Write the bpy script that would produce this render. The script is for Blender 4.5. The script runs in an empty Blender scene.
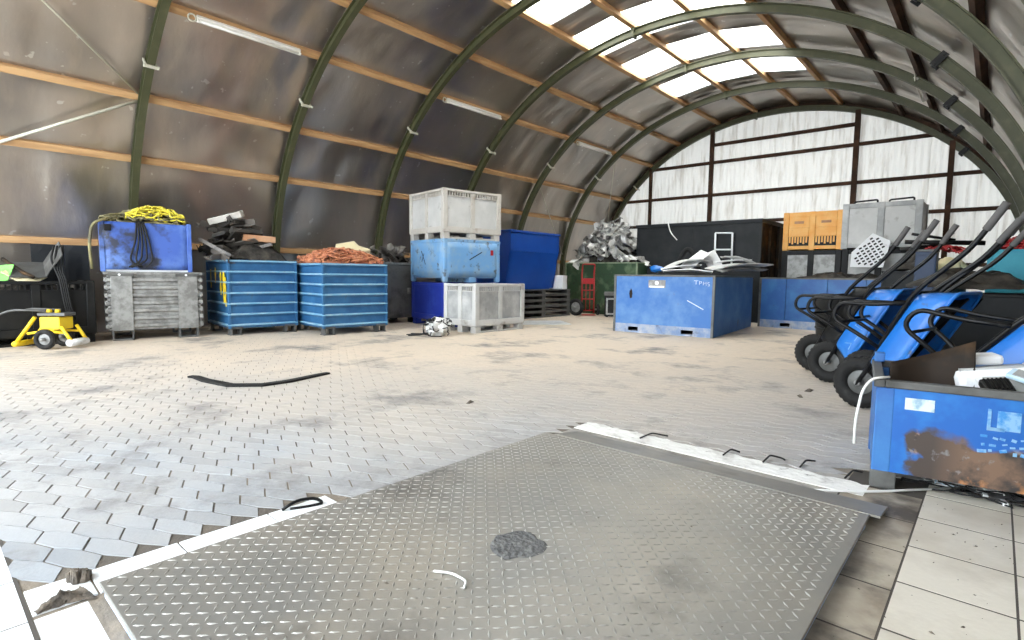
import bpy, bmesh, math, random
from mathutils import Vector, Matrix, noise

random.seed(7)
scene = bpy.context.scene
COL = scene.collection
PI = math.pi
sin, cos, rad = math.sin, math.cos, math.radians

# ------------------------------------------------------------------ camera
YAW, PITCH, FPX, ROLL = 0.726647, 0.084052, 544.25, 0.012597
CAM = Vector((0, 0, 1.0))
FW = Vector((-sin(YAW) * cos(PITCH), cos(YAW) * cos(PITCH), -sin(PITCH)))
_r = Vector((cos(YAW), sin(YAW), 0))
_u = _r.cross(FW)
RT = _r * cos(ROLL) + _u * sin(ROLL)
UP = _u * cos(ROLL) - _r * sin(ROLL)
cam_data = bpy.data.cameras.new('camera')
cam_data.sensor_width = 36.0
cam_data.lens = FPX / 1024 * 36.0
cam_data.clip_start = 0.02
cam_data.clip_end = 300
cam = bpy.data.objects.new('camera', cam_data)
cam.matrix_world = Matrix(((RT.x, UP.x, -FW.x, CAM.x), (RT.y, UP.y, -FW.y, CAM.y), (RT.z, UP.z, -FW.z, CAM.z), (0, 0, 0, 1)))
COL.objects.link(cam)
scene.camera = cam

def ray(px, py):
    return FW + RT * ((px - 512) / FPX) + UP * ((320 - py) / FPX)
def ground(px, py, z=0.0):          # a photograph pixel on the level plane z
    d = ray(px, py)
    return CAM + d * ((z - CAM.z) / d.z)
def on_x(px, py, X):                # ... on the plane x = X
    d = ray(px, py)
    return CAM + d * (X / d.x)
def on_y(px, py, Y):                # ... on the plane y = Y
    d = ray(px, py)
    return CAM + d * (Y / d.y)

# ------------------------------------------------------------------ light
world = bpy.data.worlds.new('sky')
scene.world = world
world.use_nodes = True
wn = world.node_tree
wn.nodes['Background'].inputs[0].default_value = (0.86, 0.94, 1.0, 1)
wn.nodes['Background'].inputs[1].default_value = 3.4
sun_data = bpy.data.lights.new('sun', 'SUN')
sun_data.energy = 5.0
sun_data.angle = rad(12)
sun_data.color = (1.0, 0.95, 0.87)
sun = bpy.data.objects.new('sun', sun_data)
sun.rotation_euler = (rad(-30), rad(10), 0)      # high, from beyond the end wall
COL.objects.link(sun)
scene.view_settings.view_transform = 'Standard'
scene.view_settings.look = 'None'
scene.view_settings.gamma = 1.0
scene.view_settings.use_curve_mapping = False
scene.view_settings.exposure = 1.45
scene.cycles.max_bounces = 10
scene.cycles.diffuse_bounces = 6
scene.cycles.use_denoising = True

# ------------------------------------------------------------------ materials
def nodes_of(name):
    m = bpy.data.materials.new(name)
    m.use_nodes = True
    return m, m.node_tree, m.node_tree.nodes['Principled BSDF']

def coords(nt, world_space):
    if world_space:
        return nt.nodes.new('ShaderNodeNewGeometry').outputs['Position']
    return nt.nodes.new('ShaderNodeTexCoord').outputs['Object']

def noise_mask(nt, co, scale, lo, hi, detail=6, rough=0.6, stretch=None):
    if stretch:
        mp = nt.nodes.new('ShaderNodeMapping')
        mp.inputs['Scale'].default_value = stretch
        nt.links.new(co, mp.inputs['Vector'])
        co = mp.outputs[0]
    n = nt.nodes.new('ShaderNodeTexNoise')
    n.inputs['Scale'].default_value = scale
    n.inputs['Detail'].default_value = detail
    n.inputs['Roughness'].default_value = rough
    nt.links.new(co, n.inputs['Vector'])
    r = nt.nodes.new('ShaderNodeMapRange')
    r.inputs[1].default_value = lo
    r.inputs[2].default_value = hi
    nt.links.new(n.outputs['Fac'], r.inputs[0])
    return r.outputs[0], n.outputs['Fac']

def mixc(nt, fac, a, b):
    m = nt.nodes.new('ShaderNodeMix')
    m.data_type = 'RGBA'
    for i, v in ((6, a), (7, b)):
        if isinstance(v, tuple):
            m.inputs[i].default_value = v + (1,) if len(v) == 3 else v
        else:
            nt.links.new(v, m.inputs[i])
    if isinstance(fac, (int, float)):
        m.inputs[0].default_value = fac
    else:
        nt.links.new(fac, m.inputs[0])
    return m.outputs[2]

def mat(name, col, rough=0.6, metal=0.0, wear=None, grime=None, bump=0.0, bscale=12, ws=False, vary=0.0, rough_var=0.0):
    """wear / grime: (colour, noise scale, lo, hi[, stretch])"""
    m, nt, b = nodes_of(name)
    co = coords(nt, ws)
    c = tuple(col)
    out = None
    if vary:
        oi = nt.nodes.new('ShaderNodeObjectInfo')
        hs = nt.nodes.new('ShaderNodeHueSaturation')
        mr = nt.nodes.new('ShaderNodeMapRange')
        mr.inputs[3].default_value = 1 - vary
        mr.inputs[4].default_value = 1 + vary
        nt.links.new(oi.outputs['Random'], mr.inputs[0])
        nt.links.new(mr.outputs[0], hs.inputs['Value'])
        hs.inputs['Color'].default_value = c + (1,)
        out = hs.outputs[0]
    for w in (wear, grime):
        if w:
            f, _ = noise_mask(nt, co, w[1], w[2], w[3], stretch=w[4] if len(w) > 4 else None)
            out = mixc(nt, f, out if out is not None else c, tuple(w[0]))
    if out is not None:
        nt.links.new(out, b.inputs['Base Color'])
    else:
        b.inputs['Base Color'].default_value = c + (1,)
    b.inputs['Roughness'].default_value = rough
    b.inputs['Metallic'].default_value = metal
    if max(c) < 0.06:
        b.inputs['Specular IOR Level'].default_value = 0.22
    if bump or rough_var:
        n = nt.nodes.new('ShaderNodeTexNoise')
        n.inputs['Scale'].default_value = bscale
        n.inputs['Detail'].default_value = 5
        nt.links.new(co, n.inputs['Vector'])
        if bump:
            bp = nt.nodes.new('ShaderNodeBump')
            bp.inputs['Strength'].default_value = bump
            bp.inputs['Distance'].default_value = 0.02
            nt.links.new(n.outputs['Fac'], bp.inputs['Height'])
            nt.links.new(bp.outputs[0], b.inputs['Normal'])
        if rough_var:
            rr = nt.nodes.new('ShaderNodeMapRange')
            rr.inputs[3].default_value = rough - rough_var
            rr.inputs[4].default_value = rough + rough_var
            nt.links.new(n.outputs['Fac'], rr.inputs[0])
            nt.links.new(rr.outputs[0], b.inputs['Roughness'])
    return m

def translucent(name, col, share, rough=0.6, transparent=0.0, streak=None):
    m, nt, b = nodes_of(name)
    co = coords(nt, True)
    c = tuple(col)
    out = None
    if streak:
        f, _ = noise_mask(nt, co, streak[1], streak[2], streak[3], stretch=streak[4])
        out = mixc(nt, f, c, tuple(streak[0]))
    b.inputs['Roughness'].default_value = rough
    t = nt.nodes.new('ShaderNodeBsdfTranslucent')
    if out is not None:
        nt.links.new(out, b.inputs['Base Color'])
        nt.links.new(out, t.inputs['Color'])
    else:
        b.inputs['Base Color'].default_value = c + (1,)
        t.inputs['Color'].default_value = c + (1,)
    mx = nt.nodes.new('ShaderNodeMixShader')
    mx.inputs[0].default_value = share
    nt.links.new(b.outputs[0], mx.inputs[1])
    nt.links.new(t.outputs[0], mx.inputs[2])
    last = mx.outputs[0]
    if transparent:
        tr = nt.nodes.new('ShaderNodeBsdfTransparent')
        m2 = nt.nodes.new('ShaderNodeMixShader')
        m2.inputs[0].default_value = transparent
        nt.links.new(last, m2.inputs[1])
        nt.links.new(tr.outputs[0], m2.inputs[2])
        last = m2.outputs[0]
    nt.links.new(last, nt.nodes['Material Output'].inputs[0])
    return m

def foil_material():
    m, nt, b = nodes_of('aluminium_foil')
    co = coords(nt, True)
    f1, _ = noise_mask(nt, co, 0.55, 0.35, 0.7, detail=3)
    c = mixc(nt, f1, (0.50, 0.44, 0.38), (0.34, 0.32, 0.30))
    f2, _ = noise_mask(nt, co, 7.0, 0.69, 0.72, detail=2)            # bird droppings and paint splashes
    c = mixc(nt, f2, c, (0.60, 0.585, 0.55))
    f3, _ = noise_mask(nt, co, 1.0, 0.55, 0.85, stretch=(1, 3, 0.8))
    c = mixc(nt, f3, c, (0.52, 0.45, 0.39))
    nt.links.new(c, b.inputs['Base Color'])
    b.inputs['Metallic'].default_value = 0.88
    b.inputs['Roughness'].default_value = 0.30
    n = nt.nodes.new('ShaderNodeTexNoise')
    n.inputs['Scale'].default_value = 2.2
    n.inputs['Detail'].default_value = 4
    mp = nt.nodes.new('ShaderNodeMapping')
    mp.inputs['Scale'].default_value = (1, 1.8, 0.8)
    nt.links.new(co, mp.inputs['Vector'])
    nt.links.new(mp.outputs[0], n.inputs['Vector'])
    bp = nt.nodes.new('ShaderNodeBump')
    bp.inputs['Strength'].default_value = 0.22
    bp.inputs['Distance'].default_value = 0.05
    nt.links.new(n.outputs['Fac'], bp.inputs['Height'])
    nt.links.new(bp.outputs[0], b.inputs['Normal'])
    return m

def paver_material():
    m, nt, b = nodes_of('concrete_paver')
    co = coords(nt, True)
    oi = nt.nodes.new('ShaderNodeObjectInfo')
    sp = nt.nodes.new('ShaderNodeSeparateXYZ')
    nt.links.new(co, sp.inputs[0])
    # brown dust towards back and left row; near pavers painted with cool sky light
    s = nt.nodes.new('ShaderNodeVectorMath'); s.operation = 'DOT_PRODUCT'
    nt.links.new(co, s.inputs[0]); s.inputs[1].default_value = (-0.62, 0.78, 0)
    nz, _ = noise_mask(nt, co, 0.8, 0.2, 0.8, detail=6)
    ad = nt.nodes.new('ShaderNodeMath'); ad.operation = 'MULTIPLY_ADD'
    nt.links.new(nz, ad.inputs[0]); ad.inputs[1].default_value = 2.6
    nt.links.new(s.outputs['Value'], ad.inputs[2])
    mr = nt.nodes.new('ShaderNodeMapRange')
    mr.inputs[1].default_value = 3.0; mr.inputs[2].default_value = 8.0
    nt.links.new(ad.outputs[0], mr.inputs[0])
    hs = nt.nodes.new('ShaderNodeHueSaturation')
    hs.inputs['Color'].default_value = (0.305, 0.322, 0.345, 1)  # cool sky light in the colour, darkened against the bright entrance
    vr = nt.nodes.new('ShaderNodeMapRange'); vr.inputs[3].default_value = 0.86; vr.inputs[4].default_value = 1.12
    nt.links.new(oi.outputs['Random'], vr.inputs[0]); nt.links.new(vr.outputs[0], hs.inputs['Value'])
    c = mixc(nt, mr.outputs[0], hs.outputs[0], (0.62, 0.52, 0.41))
    f1, _ = noise_mask(nt, co, 1.25, 0.52, 0.69, detail=8, rough=0.7)     # oil and tyre stains
    c = mixc(nt, f1, c, (0.165, 0.155, 0.15))
    f2, _ = noise_mask(nt, co, 9.0, 0.5, 0.75, detail=6, rough=0.7)
    fm = nt.nodes.new('ShaderNodeMath'); fm.operation = 'MULTIPLY'; fm.inputs[1].default_value = 0.35
    nt.links.new(f2, fm.inputs[0])
    c = mixc(nt, fm.outputs[0], c, (0.33, 0.31, 0.29))
    nt.links.new(c, b.inputs['Base Color'])
    b.inputs['Roughness'].default_value = 0.72
    n = nt.nodes.new('ShaderNodeTexNoise'); n.inputs['Scale'].default_value = 60; n.inputs['Detail'].default_value = 4
    nt.links.new(co, n.inputs['Vector'])
    bp = nt.nodes.new('ShaderNodeBump'); bp.inputs['Strength'].default_value = 0.25; bp.inputs['Distance'].default_value = 0.006
    nt.links.new(n.outputs['Fac'], bp.inputs['Height']); nt.links.new(bp.outputs[0], b.inputs['Normal'])
    return m

def stained_bin_blue():
    """blue paint with rust and bare steel along the foot of the bin"""
    m, nt, b = nodes_of('blue_paint_rusty_foot')
    co = coords(nt, False)
    f0, _ = noise_mask(nt, co, 5, 0.45, 0.75)
    c = mixc(nt, f0, (0.008, 0.10, 0.38), (0.02, 0.19, 0.52))
    sp = nt.nodes.new('ShaderNodeSeparateXYZ'); nt.links.new(co, sp.inputs[0])
    n = nt.nodes.new('ShaderNodeTexNoise'); n.inputs['Scale'].default_value = 4.0; n.inputs['Detail'].default_value = 6
    nt.links.new(co, n.inputs['Vector'])
    a = nt.nodes.new('ShaderNodeMath'); a.operation = 'MULTIPLY_ADD'
    nt.links.new(n.outputs['Fac'], a.inputs[0]); a.inputs[1].default_value = -0.42
    nt.links.new(sp.outputs['Z'], a.inputs[2])
    r = nt.nodes.new('ShaderNodeMapRange'); r.inputs[1].default_value = 0.085; r.inputs[2].default_value = 0.05
    nt.links.new(a.outputs[0], r.inputs[0])
    n2 = nt.nodes.new('ShaderNodeTexNoise'); n2.inputs['Scale'].default_value = 9.0; n2.inputs['Detail'].default_value = 5
    nt.links.new(co, n2.inputs['Vector'])
    xa = nt.nodes.new('ShaderNodeMath'); xa.operation = 'MULTIPLY_ADD'; xa.inputs[1].default_value = 0.30
    nt.links.new(n2.outputs['Fac'], xa.inputs[0]); nt.links.new(sp.outputs['X'], xa.inputs[2])
    xr = nt.nodes.new('ShaderNodeMapRange'); xr.inputs[1].default_value = 0.215; xr.inputs[2].default_value = 0.245
    nt.links.new(xa.outputs[0], xr.inputs[0])
    mu = nt.nodes.new('ShaderNodeMath'); mu.operation = 'MULTIPLY'
    nt.links.new(r.outputs[0], mu.inputs[0]); nt.links.new(xr.outputs[0], mu.inputs[1])
    f3a, _ = noise_mask(nt, co, 7, 0.42, 0.62)
    fx = nt.nodes.new('ShaderNodeMapRange'); fx.inputs[1].default_value = 0.30; fx.inputs[2].default_value = 0.16
    nt.links.new(sp.outputs['X'], fx.inputs[0])
    fmx = nt.nodes.new('ShaderNodeMath'); fmx.operation = 'MAXIMUM'
    nt.links.new(f3a, fmx.inputs[0]); fm2 = nt.nodes.new('ShaderNodeMath'); fm2.operation = 'MULTIPLY'; fm2.inputs[1].default_value = 0.8
    nt.links.new(fx.outputs[0], fm2.inputs[0]); nt.links.new(fm2.outputs[0], fmx.inputs[1])
    f3 = fmx.outputs[0]
    rust = mixc(nt, f3, (0.16, 0.095, 0.06), (0.025, 0.022, 0.022))
    f4, _ = noise_mask(nt, co, 6.5, 0.57, 0.64)
    rust = mixc(nt, f4, rust, (0.34, 0.15, 0.055))
    f5, _ = noise_mask(nt, co, 13, 0.60, 0.68)
    rust = mixc(nt, f5, rust, (0.20, 0.20, 0.20))
    c = mixc(nt, mu.outputs[0], c, rust)
    nt.links.new(c, b.inputs['Base Color'])
    b.inputs['Roughness'].default_value = 0.5
    return m

M = {}
M['foil'] = foil_material()
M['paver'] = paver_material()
M['bin_blue'] = stained_bin_blue()
M['navy'] = mat('navy_paint', (0.010, 0.028, 0.075), 0.5)
M['joint'] = mat('sandy_joint', (0.10, 0.085, 0.07), 0.95, wear=((0.26, 0.215, 0.165), 1.2, 0.45, 0.62), bump=0.4, bscale=40, ws=True)
M['outer'] = mat('roof_sheet', (0.32, 0.33, 0.33), 0.6)
M['rib'] = mat('olive_paint', (0.058, 0.060, 0.025), 0.5, wear=((0.09, 0.088, 0.042), 6, 0.5, 0.8), vary=0.0)
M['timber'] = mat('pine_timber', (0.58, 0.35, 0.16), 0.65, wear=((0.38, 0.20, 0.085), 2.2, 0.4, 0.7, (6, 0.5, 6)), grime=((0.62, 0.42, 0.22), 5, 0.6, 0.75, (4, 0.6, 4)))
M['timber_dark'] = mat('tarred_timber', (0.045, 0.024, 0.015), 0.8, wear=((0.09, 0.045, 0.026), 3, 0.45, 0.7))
M['clad'] = translucent('white_cladding', (0.80, 0.785, 0.75), 0.05, 0.6, streak=((0.42, 0.37, 0.31), 2.4, 0.50, 0.78, (3.0, 1, 0.35)))
M['skylight'] = translucent('skylight_sheet', (0.93, 0.92, 0.88), 0.85, 0.5)
M['bracket'] = mat('galvanised_bracket', (0.62, 0.60, 0.50), 0.5, 0.3)
M['black_steel'] = mat('black_steel', (0.006, 0.006, 0.0065), 0.45, wear=((0.022, 0.021, 0.02), 8, 0.5, 0.8))
M['tile'] = mat('cream_tile', (0.66, 0.615, 0.53), 0.55, wear=((0.50, 0.45, 0.37), 2.6, 0.45, 0.72), grime=((0.17, 0.14, 0.11), 1.4, 0.60, 0.76), ws=True, vary=0.05, bump=0.08, bscale=50)
M['tile_white'] = mat('white_tile', (0.80, 0.82, 0.83), 0.5, wear=((0.6, 0.6, 0.6), 6, 0.55, 0.75), grime=((0.2, 0.2, 0.2), 3.0, 0.66, 0.76), ws=True)
M['whitewash'] = mat('white_mortar', (0.80, 0.79, 0.76), 0.8, wear=((0.55, 0.53, 0.50), 8, 0.5, 0.68), grime=((0.24, 0.22, 0.2), 16, 0.62, 0.7), bump=0.6, bscale=20, ws=True)
M['concrete'] = mat('dirty_concrete', (0.36, 0.34, 0.31), 0.85, wear=((0.2, 0.18, 0.16), 5, 0.45, 0.7), bump=0.4, bscale=25, ws=True)
M['plate'] = mat('worn_checker_plate', (0.23, 0.222, 0.205), 0.46, 0.35, wear=((0.31, 0.28, 0.235), 1.6, 0.42, 0.68), grime=((0.12, 0.11, 0.10), 2.3, 0.56, 0.72), ws=True, rough_var=0.12, bscale=8)
M['lozenge'] = mat('polished_lozenge', (0.42, 0.41, 0.385), 0.40, 0.4, wear=((0.24, 0.225, 0.20), 1.9, 0.42, 0.62), ws=True)
M['hole_fill'] = mat('dark_asphalt_patch', (0.10, 0.10, 0.10), 0.9, wear=((0.18, 0.18, 0.175), 30, 0.45, 0.65), bump=0.8, bscale=60)
M['scale_blue'] = mat('light_blue_frame', (0.30, 0.45, 0.72), 0.5, wear=((0.7, 0.75, 0.8), 6, 0.5, 0.7))
M['blue'] = mat('cobalt_steel_paint', (0.02, 0.105, 0.34), 0.48, wear=((0.045, 0.19, 0.45), 3, 0.45, 0.75), grime=((0.05, 0.055, 0.07), 5, 0.64, 0.82))
M['blue_skip'] = mat('scuffed_blue_skip', (0.03, 0.145, 0.44), 0.5, wear=((0.12, 0.27, 0.52), 2.2, 0.42, 0.75), grime=((0.11, 0.095, 0.09), 3.2, 0.64, 0.8))
M['blue_rib'] = mat('steel_blue_paint', (0.014, 0.082, 0.20), 0.5, wear=((0.035, 0.14, 0.29), 3, 0.4, 0.7), grime=((0.06, 0.06, 0.06), 6, 0.66, 0.8))
M['blue_rib_edge'] = mat('highlight_blue', (0.16, 0.36, 0.52), 0.45, wear=((0.34, 0.5, 0.58), 5, 0.4, 0.7), grime=((0.06, 0.08, 0.1), 8, 0.62, 0.75))  # pale tone stands for the highlight along the rib lips
M['blue_box'] = mat('dull_ultramarine', (0.045, 0.105, 0.40), 0.6, wear=((0.12, 0.22, 0.52), 2.5, 0.45, 0.7), grime=((0.03, 0.035, 0.06), 3.6, 0.51, 0.64))
M['blue_light'] = mat('sky_blue_plastic', (0.15, 0.33, 0.58), 0.5, wear=((0.27, 0.38, 0.48), 4, 0.45, 0.7), grime=((0.10, 0.13, 0.16), 7, 0.58, 0.66))
M['blue_deep'] = mat('deep_blue_plastic', (0.012, 0.03, 0.27), 0.45, wear=((0.03, 0.07, 0.38), 4, 0.5, 0.8))
M['blue_hopper'] = mat('gloss_blue_paint', (0.003, 0.05, 0.30), 0.38, wear=((0.004, 0.065, 0.36), 2, 0.4, 0.7))
M['blue_barrow'] = mat('gloss_barrow_blue', (0.01, 0.14, 0.50), 0.36, wear=((0.03, 0.21, 0.58), 5, 0.5, 0.8), grime=((0.08, 0.08, 0.09), 9, 0.68, 0.78))
M['grey_plastic'] = mat('pale_grey_plastic', (0.47, 0.47, 0.455), 0.5, wear=((0.56, 0.555, 0.54), 3, 0.4, 0.7), grime=((0.24, 0.215, 0.185), 4.5, 0.58, 0.76))
M['beige_plastic'] = mat('dusty_grey_plastic', (0.45, 0.42, 0.375), 0.55, wear=((0.54, 0.515, 0.475), 3, 0.4, 0.7), grime=((0.27, 0.20, 0.15), 3.5, 0.57, 0.76))
M['grey_mid'] = mat('mid_grey_plastic', (0.30, 0.305, 0.30), 0.5, wear=((0.52, 0.52, 0.51), 3, 0.4, 0.7), grime=((0.2, 0.19, 0.17), 5, 0.62, 0.8))
M['black_plastic'] = mat('black_plastic', (0.006, 0.006, 0.006), 0.5, wear=((0.02, 0.019, 0.017), 4, 0.5, 0.75))
M['galv'] = mat('galvanised_steel', (0.31, 0.31, 0.297), 0.48, 0.35, wear=((0.19, 0.186, 0.178), 9, 0.42, 0.6), grime=((0.62, 0.61, 0.58), 5, 0.62, 0.8))
M['galv_dark'] = mat('dull_steel', (0.12, 0.12, 0.115), 0.5, 0.3, wear=((0.05, 0.049, 0.045), 4, 0.45, 0.7), grime=((0.2, 0.19, 0.175), 5, 0.66, 0.8))
M['container'] = mat('anthracite_paint', (0.013, 0.0145, 0.016), 0.55, wear=((0.024, 0.026, 0.028), 2.5, 0.4, 0.7))
M['rust_dark'] = mat('rusty_brown_steel', (0.022, 0.014, 0.009), 0.7, wear=((0.11, 0.06, 0.025), 2.2, 0.5, 0.72), grime=((0.014, 0.012, 0.01), 3, 0.5, 0.62))
M['green'] = mat('worn_green_paint', (0.028, 0.065, 0.03), 0.6, wear=((0.14, 0.20, 0.11), 3, 0.52, 0.75), grime=((0.025, 0.022, 0.018), 5, 0.58, 0.75))
M['orange'] = mat('orange_plastic', (0.76, 0.34, 0.055), 0.5, wear=((0.80, 0.45, 0.13), 4, 0.4, 0.7), grime=((0.35, 0.16, 0.04), 6, 0.64, 0.8))
M['teal'] = mat('teal_paint', (0.01, 0.24, 0.33), 0.5, wear=((0.03, 0.32, 0.42), 3, 0.4, 0.7))
M['yellow'] = mat('yellow_paint', (0.80, 0.55, 0.015), 0.5, wear=((0.45, 0.3, 0.03), 9, 0.6, 0.75))
M['red'] = mat('red_paint', (0.40, 0.015, 0.018), 0.5, wear=((0.22, 0.015, 0.015), 9, 0.5, 0.7))
M['rubber'] = mat('tyre_rubber', (0.016, 0.0155, 0.015), 0.75, wear=((0.07, 0.066, 0.06), 7, 0.52, 0.8), bump=0.3, bscale=60)
M['tube'] = mat('black_tube_paint', (0.006, 0.006, 0.0065), 0.35, wear=((0.05, 0.05, 0.05), 12, 0.62, 0.8))
M['grip'] = mat('grey_rubber_grip', (0.085, 0.08, 0.078), 0.7)
M['alu'] = mat('scrap_aluminium', (0.60, 0.595, 0.575), 0.36, 0.55, wear=((0.16, 0.155, 0.145), 5, 0.48, 0.66), vary=0.45)
M['alu_white'] = mat('pale_sheet_metal', (0.74, 0.74, 0.72), 0.42, 0.3, wear=((0.58, 0.58, 0.57), 4, 0.4, 0.7))
M['white'] = mat('white_plastic', (0.80, 0.81, 0.82), 0.5, grime=((0.45, 0.42, 0.38), 5, 0.62, 0.8))
M['pale_blue'] = mat('pale_blue_casing', (0.45, 0.62, 0.74), 0.45, wear=((0.66, 0.76, 0.82), 5, 0.4, 0.7))
M['cream'] = mat('cream_foam', (0.78, 0.69, 0.44), 0.85, wear=((0.6, 0.5, 0.3), 5, 0.5, 0.75))
M['brown'] = mat('brown_board', (0.36, 0.17, 0.08), 0.75, wear=((0.48, 0.28, 0.16), 5, 0.4, 0.7))
M['scrap_dark'] = mat('dark_scrap_plastic', (0.018, 0.016, 0.014), 0.55, wear=((0.075, 0.066, 0.055), 5, 0.45, 0.7), vary=0.6)
M['scrap_grey'] = mat('grey_scrap_casing', (0.13, 0.115, 0.10), 0.5, wear=((0.035, 0.03, 0.027), 6, 0.5, 0.7), vary=0.4)
M['copper'] = mat('red_copper_cable', (0.42, 0.13, 0.06), 0.5, wear=((0.62, 0.26, 0.13), 9, 0.4, 0.6), grime=((0.16, 0.06, 0.04), 11, 0.55, 0.65))
M['cable_yellow'] = mat('yellow_cable', (0.78, 0.66, 0.06), 0.5)
M['cable_olive'] = mat('olive_cable', (0.26, 0.23, 0.10), 0.6, wear=((0.1, 0.09, 0.05), 5, 0.45, 0.6))
M['cable_black'] = mat('black_cable', (0.014, 0.014, 0.014), 0.5)
M['cable_white'] = mat('white_cable', (0.76, 0.76, 0.74), 0.5)
M['lamp_white'] = mat('white_enamel', (0.78, 0.76, 0.70), 0.4)
M['sticker'] = mat('paper_sticker', (0.55, 0.64, 0.64), 0.6, wear=((0.25, 0.38, 0.48), 14, 0.5, 0.62))
M['stencil'] = mat('faded_stencil', (0.20, 0.38, 0.58), 0.6, wear=((0.04, 0.22, 0.52), 22, 0.45, 0.6))
M['tile_dirty'] = mat('grimy_tile', (0.46, 0.41, 0.33), 0.6, wear=((0.30, 0.25, 0.19), 3.5, 0.4, 0.65), grime=((0.085, 0.07, 0.055), 2.4, 0.47, 0.64), ws=True, bump=0.08, bscale=50)
M['grout'] = mat('dark_grout', (0.075, 0.065, 0.055), 0.95)
M['paint_mark'] = mat('white_paint_mark', (0.62, 0.72, 0.82), 0.6)
M['green_bright'] = mat('green_plastic', (0.20, 0.62, 0.12), 0.5)
M['yard'] = mat('yard_concrete', (0.42, 0.41, 0.40), 0.9, ws=True)
M['blue_scuff'] = mat('scuffed_pale_blue_rail', (0.18, 0.27, 0.46), 0.55, wear=((0.42, 0.44, 0.48), 5, 0.4, 0.65), grime=((0.12, 0.11, 0.11), 6, 0.6, 0.75))
M['green_rim'] = mat('pale_green_rim', (0.26, 0.32, 0.22), 0.6, wear=((0.12, 0.16, 0.09), 5, 0.45, 0.7))
M['debris'] = mat('debris_mud', (0.16, 0.13, 0.10), 0.9, wear=((0.06, 0.05, 0.04), 18, 0.4, 0.6), bump=0.8, bscale=30)

# ------------------------------------------------------------------ mesh helpers
class MB:
    def __init__(self):
        self.v, self.f = [], []
    def add(self, vs, fs, T=None):
        o = len(self.v)
        self.v += [tuple(T @ Vector(p)) if T else tuple(p) for p in vs]
        self.f += [tuple(i + o for i in q) for q in fs]
        return self
    def box(self, x0, x1, y0, y1, z0, z1, T=None):
        vs = [(x0, y0, z0), (x1, y0, z0), (x1, y1, z0), (x0, y1, z0), (x0, y0, z1), (x1, y0, z1), (x1, y1, z1), (x0, y1, z1)]
        fs = [(0, 3, 2, 1), (4, 5, 6, 7), (0, 1, 5, 4), (1, 2, 6, 5), (2, 3, 7, 6), (3, 0, 4, 7)]
        return self.add(vs, fs, T)
    def prism(self, poly, fn, a, b, T=None):
        """poly of 2-D points, fn(p, t) -> 3-D point, between t = a and t = b"""
        n = len(poly)
        vs = [fn(p, a) for p in poly] + [fn(p, b) for p in poly]
        fs = [tuple(range(n))[::-1], tuple(range(n, 2 * n))] + [(i, (i + 1) % n, (i + 1) % n + n, i + n) for i in range(n)]
        return self.add(vs, fs, T)
    def cyl(self, p0, p1, r, n=12, r1=None, cap=True, T=None):
        p0, p1 = Vector(p0), Vector(p1)
        r1 = r if r1 is None else r1
        d = (p1 - p0).normalized()
        a = d.orthogonal().normalized()
        b = d.cross(a)
        vs = []
        for p, q in ((p0, r), (p1, r1)):
            vs += [p + (a * cos(2 * PI * i / n) + b * sin(2 * PI * i / n)) * q for i in range(n)]
        fs = [(i, (i + 1) % n, (i + 1) % n + n, i + n) for i in range(n)]
        if cap:
            fs += [tuple(range(n))[::-1], tuple(range(n, 2 * n))]
        return self.add(vs, fs, T)
    def tube(self, path, r, n=8, closed=False, T=None):
        P = [Vector(p) for p in path]
        m = len(P)
        vs, ref = [], None
        for i, p in enumerate(P):
            if closed:
                d = (P[(i + 1) % m] - P[i - 1]).normalized()
            else:
                d = (P[min(i + 1, m - 1)] - P[max(i - 1, 0)]).normalized()
            if ref is None:
                ref = d.orthogonal().normalized()
            ref = (ref - d * ref.dot(d))
            ref = ref.normalized() if ref.length > 1e-6 else d.orthogonal().normalized()
            b = d.cross(ref)
            rr = r[i] if isinstance(r, (list, tuple)) else r
            vs += [p + (ref * cos(2 * PI * k / n) + b * sin(2 * PI * k / n)) * rr for k in range(n)]
        fs = []
        for i in range(m if closed else m - 1):
            j = (i + 1) % m
            fs += [(i * n + k, i * n + (k + 1) % n, j * n + (k + 1) % n, j * n + k) for k in range(n)]
        if not closed:
            fs += [tuple(range(n))[::-1], tuple(range((m - 1) * n, m * n))]
        return self.add(vs, fs, T)
    def grid(self, fn, nu, nv, T=None):
        vs = [fn(i / nu, j / nv) for j in range(nv + 1) for i in range(nu + 1)]
        fs = [(j * (nu + 1) + i, j * (nu + 1) + i + 1, (j + 1) * (nu + 1) + i + 1, (j + 1) * (nu + 1) + i) for j in range(nv) for i in range(nu)]
        return self.add(vs, fs, T)
    def torus(self, c, axis, R, r, n=28, k=10, flat=1.0):
        c, ax = Vector(c), Vector(axis).normalized()
        a = ax.orthogonal().normalized(); b = ax.cross(a)
        vs = []
        for i in range(n):
            d = a * cos(2 * PI * i / n) + b * sin(2 * PI * i / n)
            for j in range(k):
                t = 2 * PI * j / k
                vs.append(c + d * (R + r * cos(t)) + ax * (r * flat * sin(t)))
        fs = [(i * k + j, ((i + 1) % n) * k + j, ((i + 1) % n) * k + (j + 1) % k, i * k + (j + 1) % k) for i in range(n) for j in range(k)]
        return self.add(vs, fs)
    def mesh(self, name, material, smooth=False):
        me = bpy.data.meshes.new(name)
        me.from_pydata([tuple(p) for p in self.v], [], self.f)
        bm = bmesh.new(); bm.from_mesh(me)
        bmesh.ops.recalc_face_normals(bm, faces=bm.faces)
        bm.to_mesh(me); bm.free()
        me.materials.append(material)
        if smooth:
            me.polygons.foreach_set('use_smooth', [True] * len(me.polygons))
        return me
    def build(self, name, material, parent=None, smooth=False, bevel=0.0, solid=0.0, loc=None, rot=None):
        return link(name, self.mesh(name, material, smooth), parent, bevel, solid, loc, rot)

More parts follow.
